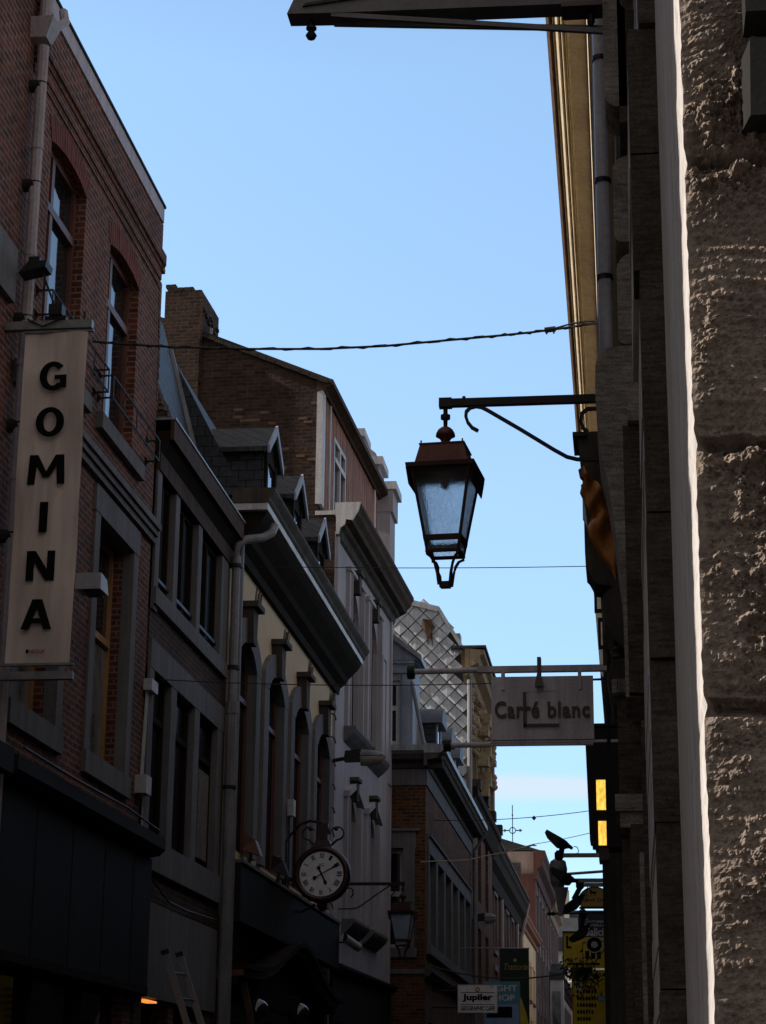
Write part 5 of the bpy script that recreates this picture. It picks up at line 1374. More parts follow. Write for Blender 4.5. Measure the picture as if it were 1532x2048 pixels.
# ladder
t = thing('ladder', 'aluminium ladder leaning on the stone house front at the lower left', 'ladder', (-4.3, 22.8, 0))
top = [(-5.19, 22.72, 3.25), (-5.10, 23.06, 3.25)]; bot = [(-4.02, 22.60, 0.0), (-3.94, 23.1, 0.0)]
for a, b in zip(top, bot):
    B = MB(); d = Vector(b) - Vector(a)
    w = Vector((0.035, 0, 0.012)); q = Vector((0, 0.013, 0))
    A_ = Vector(a); C_ = Vector(b)
    B.hexa([A_ - w - q, A_ + w - q, A_ + w + q, A_ - w + q, C_ - w - q, C_ + w - q, C_ + w + q, C_ - w + q]); s_ = B.build('stile', 'alu', t)
    B = MB(); B.hexa([A_ - w * 1.2 - q * 1.4, A_ + w * 1.2 - q * 1.4, A_ + w * 1.2 + q * 1.4, A_ - w * 1.2 + q * 1.4] + [v + Vector((-.02, 0, .05)) for v in (A_ - w * 1.2 - q * 1.4, A_ + w * 1.2 - q * 1.4, A_ + w * 1.2 + q * 1.4, A_ - w * 1.2 + q * 1.4)]); B.build('end_cap', 'iron', s_)
for k in range(11):
    f = (k + 0.7) / 11.5
    p0 = Vector(top[0]).lerp(Vector(bot[0]), f); p1 = Vector(top[1]).lerp(Vector(bot[1]), f)
    B = MB(); B.tube([p0, p1], 0.016, 6); B.build('rung', 'alu', t)
t = thing('awning_pole', 'brown wooden pole leaning before the carved shopfront', 'pole', (-4.7, 26.4, 0))
B = MB(); B.hexa([(-5.16, 26.9, 3.3), (-5.08, 26.9, 3.3), (-5.08, 26.98, 3.3), (-5.16, 26.98, 3.3), (-4.35, 26.5, 0), (-4.27, 26.5, 0), (-4.27, 26.58, 0), (-4.35, 26.58, 0)]); B.build('pole', 'wood_brown', t)

# ------------------------------------------------------------------ signs on the right
# top beam sign
t = thing('triangular_beam_sign', 'dark grey tapering beam sign reaching out from the right wall at the top', 'sign', (0, 10, 7.4))
yb = 10.0
B = MB(); B.prism(lambda a, p, q: (p, a, q), [(-1.789, 7.476), (-1.53, 7.466), (0.03, 7.44), (0.03, 7.86), (-0.3, 7.80), (-1.751, 7.569)], yb - 0.07, yb + 0.07); b_ = B.build('panel', 'iron_grey', t)
M['beam'] = mat('dark_grey_metal', (0.12, 0.12, 0.13), 0.5, 0.15, 4, 30, 0.1)
b_.data.materials[0] = M['beam']
B = MB(); B.prism(lambda a, p, q: (p, a, q), [(-1.70, 7.51), (-1.68, 7.53), (-1.0, 7.60), (-1.0, 7.585)], yb - 0.085, yb - 0.071); B.build('rib', 'iron', b_)
B = MB(); B.box(-0.26, 0.03, yb - 0.076, yb + 0.076, 7.425, 7.452); B.build('red_edge', 'clock_red', b_)
lettering(b_, 'box_white', [('libou', -0.235, -0.02, 7.478, 7.60, yb - 0.071, dict(bold=0.02, depth=0.004, shear=0.25))])
B = MB(); B.tube([(-1.66, yb, 7.70), (-1.66, yb, 7.36)], 0.012, 6); B.lathe((-1.66, yb, 7.36), [(0.012, 0.07), (0.03, 0.06), (0.03, 0.05), (0.012, 0.045), (0.02, 0.03), (0.032, 0.01), (0.022, -0.01), (0.004, -0.02)], 12)
B.tube([(-0.1, yb, 7.44), (-0.1, yb, 7.36)], 0.012, 6); B.lathe((-0.1, yb, 7.36), [(0.012, 0.06), (0.022, 0.05), (0.022, 0.0), (0.01, -0.02)], 10); B.build('hanger_bolt', 'iron', t)
for s, (z0, z1) in zip((-1, 1), ((7.462, 7.262), (7.47, 7.345))):
    B = MB(); B.hexa([(-1.54, yb + s * 0.055 - .012, z0 - .015), (-1.54, yb + s * 0.055 + .012, z0 - .015), (-1.54, yb + s * 0.055 + .012, z0 + .012), (-1.54, yb + s * 0.055 - .012, z0 + .012),
                      (0.03, yb + s * 0.055 - .012, z1 - .015), (0.03, yb + s * 0.055 + .012, z1 - .015), (0.03, yb + s * 0.055 + .012, z1 + .015), (0.03, yb + s * 0.055 - .012, z1 + .015)]); B.build('stay_rod', 'beam', t)

# grey square sign
y = 18.0
t = thing('projecting_sign', 'grey square sign reading Carre blanc hanging between two rods', 'sign', (-0.75, y, 4.78))
B = MB(); B.box(-1.205, -0.29, y - 0.03, y + 0.03, 4.79, 5.365); pn = B.build('panel', 'sign_grey', t)
FSn = y - 0.031
lettering(pn, 'sign_letter', [('Carr\u00e9', -1.175, -0.775, 4.985, 5.14, FSn, dict(bold=0.028, depth=0.014, spacing=1.1)), ('blanc', -0.70, -0.325, 4.985, 5.13, FSn, dict(bold=0.028, depth=0.014, spacing=1.1))])
B = MB(); B.box(-0.92, -0.893, y - 0.05, y - 0.031, 4.90, 5.22); B.box(-0.92, -0.60, y - 0.05, y - 0.031, 4.905, 4.93); B.build('square_outline', 'sign_letter', pn)
B = MB(); B.box(-0.598, -0.592, y - 0.034, y - 0.031, 4.93, 5.23); B.box(-0.893, -0.598, y - 0.034, y - 0.031, 5.225, 5.23); B.build('square_outline', 'box_white', pn)
B = MB(); B.box(-1.33, 0.03, y - 0.035, y + 0.035, 5.41, 5.465); B.tube([(-1.33, y, 5.435), (-1.93, y, 5.43)], 0.026, 12); B.build('top_rod', 'sign_grey', t)
B = MB(); B.tube([(-1.6, y, 4.752), (-0.3, y, 4.752)], 0.016, 10); B.tube([(-1.6, y, 4.752), (-1.22, y, 4.752)], 0.024, 10); B.box(-1.22, 0.03, y - 0.02, y + 0.02, 4.765, 4.785); B.build('bottom_rod', 'sign_grey', t)
B = MB()
for x, z in ((-1.95, 5.43), (-1.62, 4.752)): B.tube([(x - 0.02, y, z), (x, y, z), (x + 0.045, y, z)], 0.068 if z > 5 else 0.058, 16)
B.build('rod_end', 'iron', t)
B = MB()
for x in (-1.10, -0.41): B.box(x - 0.015, x + 0.015, y - 0.045, y - 0.031, 5.24, 5.42); B.box(x - 0.015, x + 0.015, y + 0.031, y + 0.045, 5.24, 5.42)
B.build('strap', 'sign_grey', t)
B = MB(); B.box(-0.79, -0.755, y - 0.05, y + 0.05, 5.38, 5.54); B.hexa([(-0.81, y - 0.11, 5.26), (-0.735, y - 0.11, 5.26), (-0.735, y - 0.05, 5.26), (-0.81, y - 0.05, 5.26), (-0.79, y - 0.09, 5.38), (-0.755, y - 0.09, 5.38), (-0.755, y - 0.05, 5.38), (-0.79, y - 0.05, 5.38)]); B.build('sign_lamp', 'beam', t)
B = MB(); B.tube([(-0.29, y, 5.33), (-0.22, y, 5.33), (-0.2, y, 5.345), (-0.1, y, 5.34), (0.02, y, 5.34)], 0.007, 5); B.build('guy_wire', 'cable', t)

# orange brown drape
zs = [6.37, 6.30, 6.26, 6.18, 6.12, 6.046, 5.998, 5.90, 5.80, 5.68, 5.575, 5.45, 5.36]
xl = [-0.302, -0.311, -0.281, -0.315, -0.275, -0.247, -0.228, -0.262, -0.25, -0.18, -0.095, -0.045, -0.028]
xr = [-0.26, -0.215, -0.188, -0.147, -0.122, -0.104, -0.083, -0.064, -0.047, -0.03, -0.017, -0.008, -0.012]
t = thing('cloth_drape', 'twisted orange brown cloth hanging on the right wall under the lantern', 'cloth', (-0.15, 15, 5.36))
B = MB(); n = 10
def cr(arr, f):
    i = min(int(f), len(arr) - 2); return arr[i] + (arr[i + 1] - arr[i]) * (f - i)
rows = 48
for j in range(rows + 1):
    f = (len(zs) - 1) * j / rows
    for i in range(n + 1):
        u = i / n
        x = cr(xl, f) + (cr(xr, f) - cr(xl, f)) * u
        yy = 15 - 0.07 * sin(pi * u) + 0.05 * sin(2.2 * f + 4.5 * u) + 0.02 * sin(9 * u + f)
        B.v.append((x, yy, cr(zs, f) + 0.02 * sin(5 * u + f)))
for j in range(rows):
    for i in range(n):
        a = j * (n + 1) + i; B.f.append((a, a + 1, a + n + 2, a + n + 1))
n0 = len(B.v); B.v += [(v[0], v[1] + 0.01, v[2]) for v in B.v]; B.f += [tuple(i + n0 for i in f[::-1]) for f in B.f]
B.build('cloth', 'drape', t, smooth=True)
B = MB(); B.tube([(-0.29, 15, 6.36), (-0.285, 14.98, 6.30), (-0.24, 14.97, 6.25)], 0.035, 8, 0.025); B.build('knot', 'wood_red', t)
B = MB(); B.tube([(-0.015, 15, 5.37), (-0.03, 15, 5.3), (0.0, 15, 5.2)], 0.006, 5); B.build('cord', 'cable_pale', t)

t = thing('sign_cabinet', 'dark sign cabinet seen edge-on behind the orange brown drape', 'sign', (-0.2, 15.6, 5.5))
B = MB(); P_ = [(-0.335, 6.80), (-0.30, 6.45), (-0.295, 5.85), (-0.29, 5.72), (-0.27, 5.70), (-0.22, 5.60), (0.0, 5.55), (0.0, 6.86), (-0.24, 6.86)]
B.prism(lambda a, p, q: (p, a, q), P_, 15.55, 16.0); B.build('case', 'stone_dark', t)
B = MB(); B.box(-0.375, -0.26, 15.5, 16.02, 6.81, 6.845); B.box(-0.315, -0.30, 15.5, 15.56, 6.38, 6.40); B.build('cap', 'iron', t)
B = MB(); B.hexa([(-0.306, 15.53, 6.12), (-0.268, 15.53, 6.05), (-0.268, 15.549, 6.05), (-0.306, 15.549, 6.12), (-0.306, 15.53, 6.33), (-0.285, 15.53, 6.22), (-0.285, 15.549, 6.22), (-0.306, 15.549, 6.33)]); B.build('white_trim', 'white_paint', t)
for lab, (x0, x1, za, zb) in {'upper open iron sign frame seen edge-on under the dark cabinet': (-0.236, -0.16, 5.47, 5.76), 'lower open iron sign frame with sky showing through it': (-0.21, -0.135, 5.17, 5.42)}.items():
    t = thing('iron_sign_frame', lab, 'sign frame', ((x0 + x1) / 2, 16, za), 'iron sign frames below the drape')
    B = MB(); w = 0.022
    B.box(x0, x0 + w, 15.97, 16.03, za, zb); B.box(x1 - w, x1, 15.97, 16.03, za + w, zb - w); B.box(x0 + w, x1, 15.972, 16.028, za, za + w); B.box(x0 + w, x1, 15.972, 16.028, zb - w, zb); B.build('frame', 'iron', t)
    B = MB(); B.tube([(x1 - 0.01, 16, (za + zb) / 2 + 0.05), (0.03, 16.0, (za + zb) / 2 + 0.05)], 0.02, 6); B.lathe((x1 + 0.02, 16, zb), [(0.01, 0.05), (0.03, 0.03), (0.03, 0), (0.01, -0.02)], 8); B.build('bracket', 'iron', t)
t = thing('stone_corbel', 'carved grey corbels stacked on the right wall below the drape', 'corbel', (-0.05, 15.2, 4.6))
B = MB(); F = Fr('R', 0.02)
F.sweep(B, [(0, 4.9), (0.10, 5.0), (0.17, 5.15), (0.19, 5.3), (0.15, 5.36), (0.10, 5.40), (0.06, 5.5), (0, 5.5)], 14.9, 15.4)
F.sweep(B, [(0, 4.3), (0.08, 4.4), (0.14, 4.6), (0.16, 4.75), (0.10, 4.86), (0, 4.88)], 15.0, 15.5); B.build('corbel', 'stone_dark', t)
B = MB()
for k in range(9): B.lathe((-0.06 + 0.012 * (k % 3), 15.1, 4.9 + 0.06 * k), [(0.005, -0.04), (0.05, 0), (0.005, 0.04)], 8)
B.build('carving', 'stone_dark', t)
t = thing('cable_bundle', 'black cables running down the right wall beside the grey sign', 'cable', (-0.15, 17.6, 4.6))
B = MB()
for k in range(3):
    B.tube([(-0.185 + 0.012 * k, 17.3, 5.9 - 0.2 * k), (-0.15 + 0.01 * k, 17.4, 5.4), (-0.165 + 0.012 * k, 17.5, 5.0), (-0.17 + 0.01 * k, 17.6, 4.6)], 0.007, 5)
for z in (5.7, 5.35, 5.15): B.tube([(-0.19, 17.45, z), (0.03, 17.45, z)], 0.008, 5)
B.build('cable_bundle', 'cable', t)

# black lamp box with glowing slots
y = 20.0
t = thing('wall_light_box', 'big black box lamp on the right wall with two glowing yellow slots', 'lamp', (-0.25, y, 4.1))
B = MB(); B.prism(lambda a, p, q: (p, a, q), [(-0.415, 5.25), (-0.385, 4.15), (-0.365, 4.15), (-0.365, 4.11), (-0.335, 4.11), (-0.335, 4.08), (0.02, 4.08), (0.02, 5.27)], y, y + 0.45); b_ = B.build('case', 'iron', t)
B = MB(); B.box(-0.43, 0.02, y - 0.03, y + 0.48, 5.272, 5.30); B.build('lid', 'iron', b_)
for za, zb in ((4.445, 4.74), (4.10, 4.335)):
    B = MB(); B.box(-0.312 if za > 4.3 else -0.30, -0.222, y - 0.012, y - 0.002, za, zb); B.build('glowing_slot', 'lamp_yellow', b_)
    B = MB(); B.box(-0.325, -0.318, y - 0.02, y - 0.002, za - 0.03, zb + 0.03); B.box(-0.216, -0.208, y - 0.02, y - 0.002, za - 0.03, zb + 0.03); B.build('slot_frame', 'iron', b_)
B = MB(); B.box(-0.30, -0.2, y + 0.02, y + 0.4, 3.96, 4.079); B.build('base_block', 'clock_red', b_)

# floodlights on arms
def floodlight(label, y, tip, mount, zarm, xarm, up):
    t = thing('arm_floodlight', label, 'floodlight', (mount[0], y, zarm), 'floodlights on arms over the shop signs')
    tv = Vector((tip[0], 0, tip[1])); mv = Vector((mount[0], 0, mount[1])); d = (mv - tv); L = d.length; d.normalize()
    nrm = Vector((d.z, 0, -d.x)) * (-1 if up else 1)
    if nrm.z > 0: nrm = -nrm
    if not up: pass
    B = MB()
    secs = [(0.0, 0.005, 0.05, 0.10), (0.12, 0.005, 0.075, 0.13), (0.6, 0.0, 0.115, 0.14), (0.85, 0.0, 0.09, 0.12), (1.0, 0.01, 0.05, 0.06), (1.15, 0.015, 0.045, 0.04)]
    vs = []; fs = []
    for f, a, b, w in secs:
        c = tv + d * (L * f)
        for q, s in ((a, -1), (a, 1), (b, 1), (b, -1)):
            p = c + nrm * q; vs.append((p.x, y + s * w, p.z))
    for k in range(len(secs) - 1):
        for q in range(4): fs.append((4 * k + q, 4 * k + (q + 1) % 4, 4 * k + 4 + (q + 1) % 4, 4 * k + 4 + q))
    fs.append((0, 1, 2, 3)); fs.append(tuple(4 * (len(secs) - 1) + q for q in range(4)))
    B.add(vs, fs); h_ = B.build('head', 'iron', t)
    e = tv + d * (L * 1.15); B = MB(); B.tube([(e.x, y, e.z), (e.x + 0.04, y, e.z - 0.01), (e.x + 0.06, y, e.z - 0.06), (e.x + 0.02, y, e.z - 0.11), (xarm + 0.15, y, zarm + 0.02)], 0.006, 5); B.build('flex', 'cable', t)
    m_ = tv + d * (L * 0.7)
    B = MB(); B.tube([(m_.x, y, m_.z), (xarm + 0.06, y, zarm)], 0.035, 7); B.lathe((xarm + 0.04, y, zarm), [(0.03, -0.06), (0.055, -0.03), (0.055, 0.03), (0.03, 0.06)], 10); B.build('knuckle', 'iron', t)
    B = MB(); B.box(xarm, -0.19, y - 0.02, y + 0.02, zarm - 0.025, zarm + 0.025); B.build('arm', 'zinc', t)
floodlight('topmost black floodlight, tilted up to the sky, on an arm', 25, (-1.0, 4.915), (-0.72, 4.74), 4.605, -0.90, True)
floodlight('second floodlight from the top, fat black head just under the topmost arm', 26.2, (-0.99, 4.60), (-0.70, 4.46), 4.43, -0.84, True)
floodlight('third floodlight from the top, turned down beside the oval sign', 27.0, (-0.95, 4.13), (-0.66, 4.33), 4.46, -0.70, False)
floodlight('lowest black floodlight, turned down over the navy beer sign', 28.2, (-0.86, 3.86), (-0.62, 4.05), 4.20, -0.70, False)
t = thing('downlight_shade', 'grey conical lamp shade pointing down among the floodlights', 'lamp', (-0.95, 26.6, 4.1))
B = MB(); B.lathe((-0.93, 26.6, 0), [(0.03, 4.30), (0.10, 4.45), (0.12, 4.62), (0.10, 4.72), (0.04, 4.76)], 14); B.build('shade', 'zinc_pipe', t)
B = MB(); B.hexa([(-0.93, 26.5, 4.02), (-0.88, 26.5, 4.02), (-0.88, 26.6, 4.02), (-0.93, 26.6, 4.02), (-0.98, 26.5, 4.38), (-0.80, 26.5, 4.38), (-0.80, 26.6, 4.38), (-0.98, 26.6, 4.38)]); B.build('lower_shade', 'zinc_pipe', t)
B = MB(); B.tube([(-0.93, 26.6, 4.55), (-0.19, 26.6, 4.60)], 0.02, 6); B.build('arm', 'zinc', t)

# oval sign
y = 28.0
t = thing('arched_sign', 'half round ochre sign with a small black dog emblem', 'sign', (-0.5, y, 4.28))
A0 = arc(-0.72, -0.26, 4.33, 0.20, 16)
B = MB(); B.prism(lambda a, p, q: (p, a, q), [(-0.68, 4.275), (-0.3, 4.275)] + A0[::-1], y - 0.02, y + 0.02); b_ = B.build('board', 'sign_ochre', t)
B = MB(); A1 = arc(-0.73, -0.25, 4.33, 0.212, 16); B.prism(lambda a, p, q: (p, a, q), A0 + A1[::-1], y - 0.03, y + 0.03); B.build('rim', 'clock_red', b_)
lettering(b_, 'clock_red', [('Cave Dea', -0.66, -0.31, 4.34, 4.39, y - 0.021, dict(bold=0.01, depth=0.004))])
B = MB(); B.prism(lambda a, p, q: (p, a, q), [(-0.545, 4.42), (-0.535, 4.42), (-0.53, 4.45), (-0.49, 4.445), (-0.485, 4.42), (-0.475, 4.42), (-0.472, 4.46), (-0.46, 4.475), (-0.475, 4.472), (-0.52, 4.475), (-0.535, 4.50), (-0.555, 4.49), (-0.545, 4.47)], y - 0.024, y - 0.021); B.build('dog_emblem', 'black_ink', b_)
B = MB(); B.box(-0.70, -0.19, y - 0.02, y + 0.02, 4.245, 4.272); B.tube([(-1.06, y, 4.18), (-0.19, y, 4.20)], 0.016, 6); B.lathe((-1.08, y, 4.18), [(0.002, -0.07), (0.035, -0.02), (0.018, 0.0), (0.035, 0.03), (0.015, 0.05)], 8, 'x'); B.build('bracket', 'iron', t)

# navy beer sign
y = 30.0
t = thing('navy_pub_sign', 'navy blue pub sign with pale gothic lettering and a round emblem', 'sign', (-0.55, y, 3.8))
B = MB(); A0 = arc(-0.77, -0.33, 4.30, 0.07, 10); B.prism(lambda a, p, q: (p, a, q), [(-0.77, 4.03), (-0.33, 4.03)] + A0[::-1], y - 0.025, y + 0.025); b_ = B.build('board', 'sign_navy', t)
B = MB(); A1 = arc(-0.775, -0.325, 4.305, 0.085, 10); B.prism(lambda a, p, q: (p, a, q), A0 + A1[::-1], y - 0.03, y + 0.03); B.build('rim', 'clock_red', b_)
lettering(b_, 'white_ink', [('Cerveza', -0.69, -0.37, 4.235, 4.275, y - 0.026, dict(bold=0.012, depth=0.004)), ('ESTRELLA', -0.67, -0.37, 4.18, 4.215, y - 0.026, dict(bold=0.012, depth=0.004)), ('Galicia', -0.695, -0.345, 4.045, 4.16, y - 0.026, dict(bold=0.02, depth=0.004))])
B = MB(); B.lathe((-0.54, y - 0.0, 3.92), [(0.115, -0.045), (0.115, 0.03)], 24, 'y'); e = B.build('round_emblem', 'sign_navy', b_)
B = MB(); B.lathe((-0.54, y, 3.92), [(0.105, -0.048), (0.118, -0.05), (0.118, -0.03), (0.105, -0.03), (0.105, -0.048)], 24, 'y'); B.lathe((-0.54, y, 3.92), [(0.05, -0.049), (0.05, -0.046)], 12, 'y'); B.build('emblem_ring', 'box_white', e)
B = MB()
for z in (4.25, 3.98, 3.80): B.tube([(-0.4, y, z), (-0.19, y, z)], 0.010, 5)
B.build('bracket', 'iron_grey', t)

# yellow signs
y = 32.0
t = thing('yellow_sign', 'upper square yellow sign half hidden by hanging plants', 'sign', (-0.72, y, 3.72))
B = MB(); B.box(-1.05, -0.40, y - 0.03, y + 0.03, 3.725, 4.25); b_ = B.build('board', 'sign_yellow', t)
B = MB(); B.box(-1.065, -0.385, y - 0.04, y + 0.04, 4.252, 4.28); B.box(-1.065, -1.052, y - 0.04, y + 0.04, 3.71, 4.25); B.build('frame', 'clock_red', b_)
B = MB(); B.box(-1.01, -0.98, y - 0.034, y - 0.031, 4.02, 4.21); B.box(-1.0, -0.93, y - 0.0335, y - 0.031, 4.02, 4.05)
for k in range(3): B.box(-0.72 + 0.09 * k, -0.66 + 0.09 * k, y - 0.034, y - 0.031, 3.86, 3.98)
B.box(-1.0, -0.5, y - 0.034, y - 0.031, 3.77, 3.80); B.build('dark_lettering', 'black_ink', b_)
B = MB(); B.tube([(-0.4, y, 4.2), (-0.18, y, 4.2)], 0.012, 5); B.build('bracket', 'iron', t)
y = 33.0
t = thing('yellow_menu_sign', 'lower tall yellow sign with rows of dark blurred lettering', 'sign', (-0.68, y, 2.2))
B = MB(); B.box(-0.94, -0.42, y - 0.03, y + 0.03, 2.25, 3.76); b_ = B.build('board', 'sign_yellow', t)
B = MB(); B.box(-0.965, -0.942, y - 0.04, y + 0.04, 2.24, 3.77); B.build('frame', 'wood_tan', b_)
B = MB()
for k, (n, w) in enumerate(((7, .046), (8, .045), (7, .045), (6, .045), (5, .045), (4, .045))):
    for q in range(n):
        z = 3.40 - 0.105 * k; x = -0.885 + q * w
        B.box(x, x + w * (0.55 + 0.25 * random.random()), y - 0.034, y - 0.031, z, z + 0.055)
B.build('dark_lettering', 'black_ink', b_)
B = MB(); B.box(-0.56, -0.43, y - 0.036, y - 0.031, 2.65, 2.95); B.box(-0.55, -0.44, y - 0.036, y - 0.031, 3.28, 3.36); B.build('pale_sticker', 'sign_lblue', b_)
B = MB(); B.hexa([(-0.90, y - 0.035, 3.46), (-0.80, y - 0.035, 3.42), (-0.80, y - 0.031, 3.42), (-0.90, y - 0.031, 3.46), (-0.91, y - 0.035, 3.66), (-0.83, y - 0.035, 3.66), (-0.83, y - 0.031, 3.66), (-0.91, y - 0.031, 3.66)]); B.build('pale_sticker', 'pale_r', b_)
B = MB(); B.tube([(-0.45, y, 3.6), (-0.18, y, 3.6)], 0.014, 5); B.build('bracket', 'iron', t)
# hanging plants
t = thing('hanging_plant', 'dark trailing plant hanging in a basket before the yellow signs', 'plant', (-0.75, 31.3, 3.3))
B = MB(); B.lathe((-0.74, 31.3, 3.62), [(0.02, -0.1), (0.12, -0.06), (0.15, 0.06)], 12); B.build('basket', 'iron', t)
B = MB(); B.tube([(-0.74, 31.3, 3.68), (-0.74, 31.3, 4.05), (-0.18, 31.3, 4.1)], 0.012, 5); B.build('hook', 'iron', t)
B = MB()
for k in range(420):
    a = 2 * pi * random.random(); r = 0.26 * math.sqrt(random.random()); dz = random.gauss(0, 0.13)
    c = Vector((-0.76 + r * cos(a) * 1.1 + (0.05 if dz < 0 else -0.05), 31.3 + r * sin(a), 3.62 + dz - 0.25 * random.random() * (1 - r / 0.3)))
    u = Vector((random.gauss(0, 1), random.gauss(0, 1), random.gauss(0, 1))).normalized() * 0.045
    v = Vector((random.gauss(0, 1), random.gauss(0, 1), random.gauss(0, 1))).normalized() * 0.02
    B.add([c - u, c + v, c + u, c - v], [(0, 1, 2, 3)])
B.build('foliage', 'leaf', t)
B = MB(); B.tube([(-0.70, 31.3, 3.7), (-0.55, 31.3, 3.78), (-0.42, 31.3, 3.95), (-0.19, 31.3, 3.9)], 0.01, 5); B.build('wrought_scroll', 'iron', t)

# ------------------------------------------------------------------ signs on the left, far down the street
y = 45.0
t = thing('white_cafe_sign', 'white cafe sign with bold black brewery lettering and a small red emblem', 'sign', (-3.35, y, 3.64))
B = MB(); B.box(-3.77, -2.93, y - 0.06, y + 0.06, 3.645, 4.215); b_ = B.build('lightbox', 'sign_white', t)
B = MB(); B.box(-3.785, -3.772, y - 0.065, y + 0.065, 3.63, 4.23); B.box(-2.928, -2.915, y - 0.065, y + 0.065, 3.63, 4.23); B.box(-3.772, -2.928, y - 0.065, y + 0.065, 4.217, 4.23); B.box(-3.772, -2.928, y - 0.065, y + 0.065, 3.63, 3.643); B.build('frame', 'box_white', b_)
lettering(b_, 'black_ink', [('Jupiler', -3.68, -3.02, 3.86, 4.03, y - 0.061, dict(bold=0.045, depth=0.004)), ('GEOGRAPHIC CAFE', -3.72, -2.98, 3.68, 3.775, y - 0.061, dict(bold=0.03, depth=0.004))])
B = MB(); B.box(-3.72, -2.98, y - 0.064, y - 0.061, 4.055, 4.067); B.box(-3.72, -2.98, y - 0.064, y - 0.061, 3.80, 3.812); B.box(-3.06, -3.0, y - 0.064, y - 0.061, 4.17, 4.18); B.build('rule', 'black_ink', b_)
B = MB(); B.lathe((-3.35, y - 0.062, 4.12), [(0.05, -0.004), (0.05, 0.0)], 16, 'y'); e = B.build('red_emblem', 'red_ink', b_)
B = MB(); B.lathe((-3.35, y - 0.067, 4.12), [(0.028, -0.003), (0.028, 0.0)], 12, 'y'); B.build('emblem_core', 'sign_white', e)
B = MB(); B.tube([(-4.35, y, 4.1), (-3.78, y, 4.1)], 0.02, 6); B.tube([(-4.35, y, 3.75), (-3.78, y, 3.75)], 0.02, 6); B.build('bracket', 'iron', t)
y = 47.0
t = thing('night_shop_sign', 'teal and blue night shop sign partly behind the white cafe sign', 'sign', (-2.95, y, 3.1))
B = MB(); B.box(-3.36, -2.54, y - 0.05, y + 0.05, 3.0, 4.42); b_ = B.build('board', 'sign_teal', t)
lettering(b_, 'white_ink', [('NIGHT', -3.31, -2.60, 4.20, 4.34, y - 0.051, dict(bold=0.02, depth=0.004)), ('SHOP', -3.22, -2.66, 3.99, 4.13, y - 0.051, dict(bold=0.02, depth=0.004))])
B = MB(); B.box(-3.34, -2.56, y - 0.054, y - 0.051, 3.10, 3.92); pr = B.build('print', 'sign_lblue', b_)
B = MB(); B.box(-3.3, -2.72, y - 0.058, y - 0.055, 3.62, 3.86); B.build('dark_picture', 'black_ink', pr)
B = MB(); B.tube([(-4.35, y, 4.3), (-3.36, y, 4.3)], 0.02, 6); B.build('bracket', 'iron', t)
y = 52.0
t = thing('trattoria_banner', 'dark green and yellow trattoria banner farthest along the left wall', 'banner', (-2.95, y, 3.0))
B = MB(); B.box(-3.31, -2.58, y - 0.02, y + 0.02, 2.9, 5.52); b_ = B.build('cloth', 'sign_green', t)
poly = [(-3.31, 2.9), (-2.60, 2.9), (-2.585, 3.6), (-2.66, 3.95), (-2.76, 4.25), (-2.88, 4.5), (-3.02, 4.62), (-3.16, 4.68), (-3.31, 4.66)]
B = MB(); B.prism(lambda a, p, q: (p, a, q), poly, y - 0.026, y - 0.021); B.build('yellow_field', 'sign_yellow', b_)
lettering(b_, 'gold_ink', [('Trattoria', -3.20, -2.62, 5.0, 5.16, y - 0.021, dict(depth=0.004, shear=0.3))])
B = MB(); B.lathe((-2.93, y - 0.022, 5.24), [(0.05, -0.003), (0.05, 0)], 6, 'y'); B.build('emblem', 'gold_ink', b_)
B = MB(); B.tube([(-4.4, y, 5.535), (-2.56, y, 5.535)], 0.018, 6); B.build('bracket', 'iron_grey', t)
t = thing('oval_sign', 'dark oval sign seen edge-on against the yellow house', 'sign', (-4.75, 88.4, 6.5))
B = MB(); B.lathe((-4.7, 88.2, 7.3), [(0.02, -0.06), (0.75, -0.04), (0.75, 0.04), (0.02, 0.06)], 24, 'y'); o_ = B.build('disc', 'iron', t)
o_.scale = (0.45, 1, 1)
B = MB(); B.tube([(-5.0, 88.2, 8.1), (-4.55, 88.2, 8.1)], 0.03, 6); B.build('bracket', 'iron', t)

# black wall lamp on the rough stone
t = thing('black_wall_fitting', 'black box fitting fixed to the rough stone at the upper right', 'wall fitting', (0.33, 3.3, 3.3))
B = MB(); B.hexa([(0.245, 3.30, 3.30), (0.40, 3.30, 3.30), (0.42, YR + 0.02, 3.32), (0.232, YR + 0.02, 3.32), (0.25, 3.30, 3.452), (0.40, 3.30, 3.452), (0.42, YR + 0.02, 3.462), (0.236, YR + 0.02, 3.462)]); B.build('case', 'iron', t)
B = MB(); B.box(0.245, 0.42, 3.305, YR + 0.02, 3.51, 3.60); B.build('upper_case', 'iron', t)

# ------------------------------------------------------------------ cables over the street
def cable(label, pts, r, m='cable', extra=None, name='overhead_cable'):
    B = MB(); B.tube(pts, r, 6)
    if extra: extra(B)
    o = B.build(name, m)
    tag(o, label, 'cable', 'cables across the street')
    return o
def tw(P, a):
    return [(p[0], p[1] + a * sin(i * 1.9), p[2] + a * cos(i * 1.9)) for i, p in enumerate(P)]
P1 = [(-5.29, 18.75, 9.062), (-4.85, 18.75, 9.01), (-4.435, 18.75, 8.97), (-3.665, 18.75, 8.922), (-2.954, 18.75, 8.896), (-2.299, 18.75, 8.904), (-1.649, 18.75, 8.944), (-1.152, 18.75, 8.973), (-0.854, 18.75, 8.994), (-0.509, 18.75, 9.029), (0.03, 18.75, 9.10)]
def dense(P, k=6):
    out = []
    for i in range(len(P) - 1):
        for q in range(k):
            f = q / k; out.append(tuple(P[i][j] + (P[i + 1][j] - P[i][j]) * f for j in range(3)))
    return out + [P[-1]]
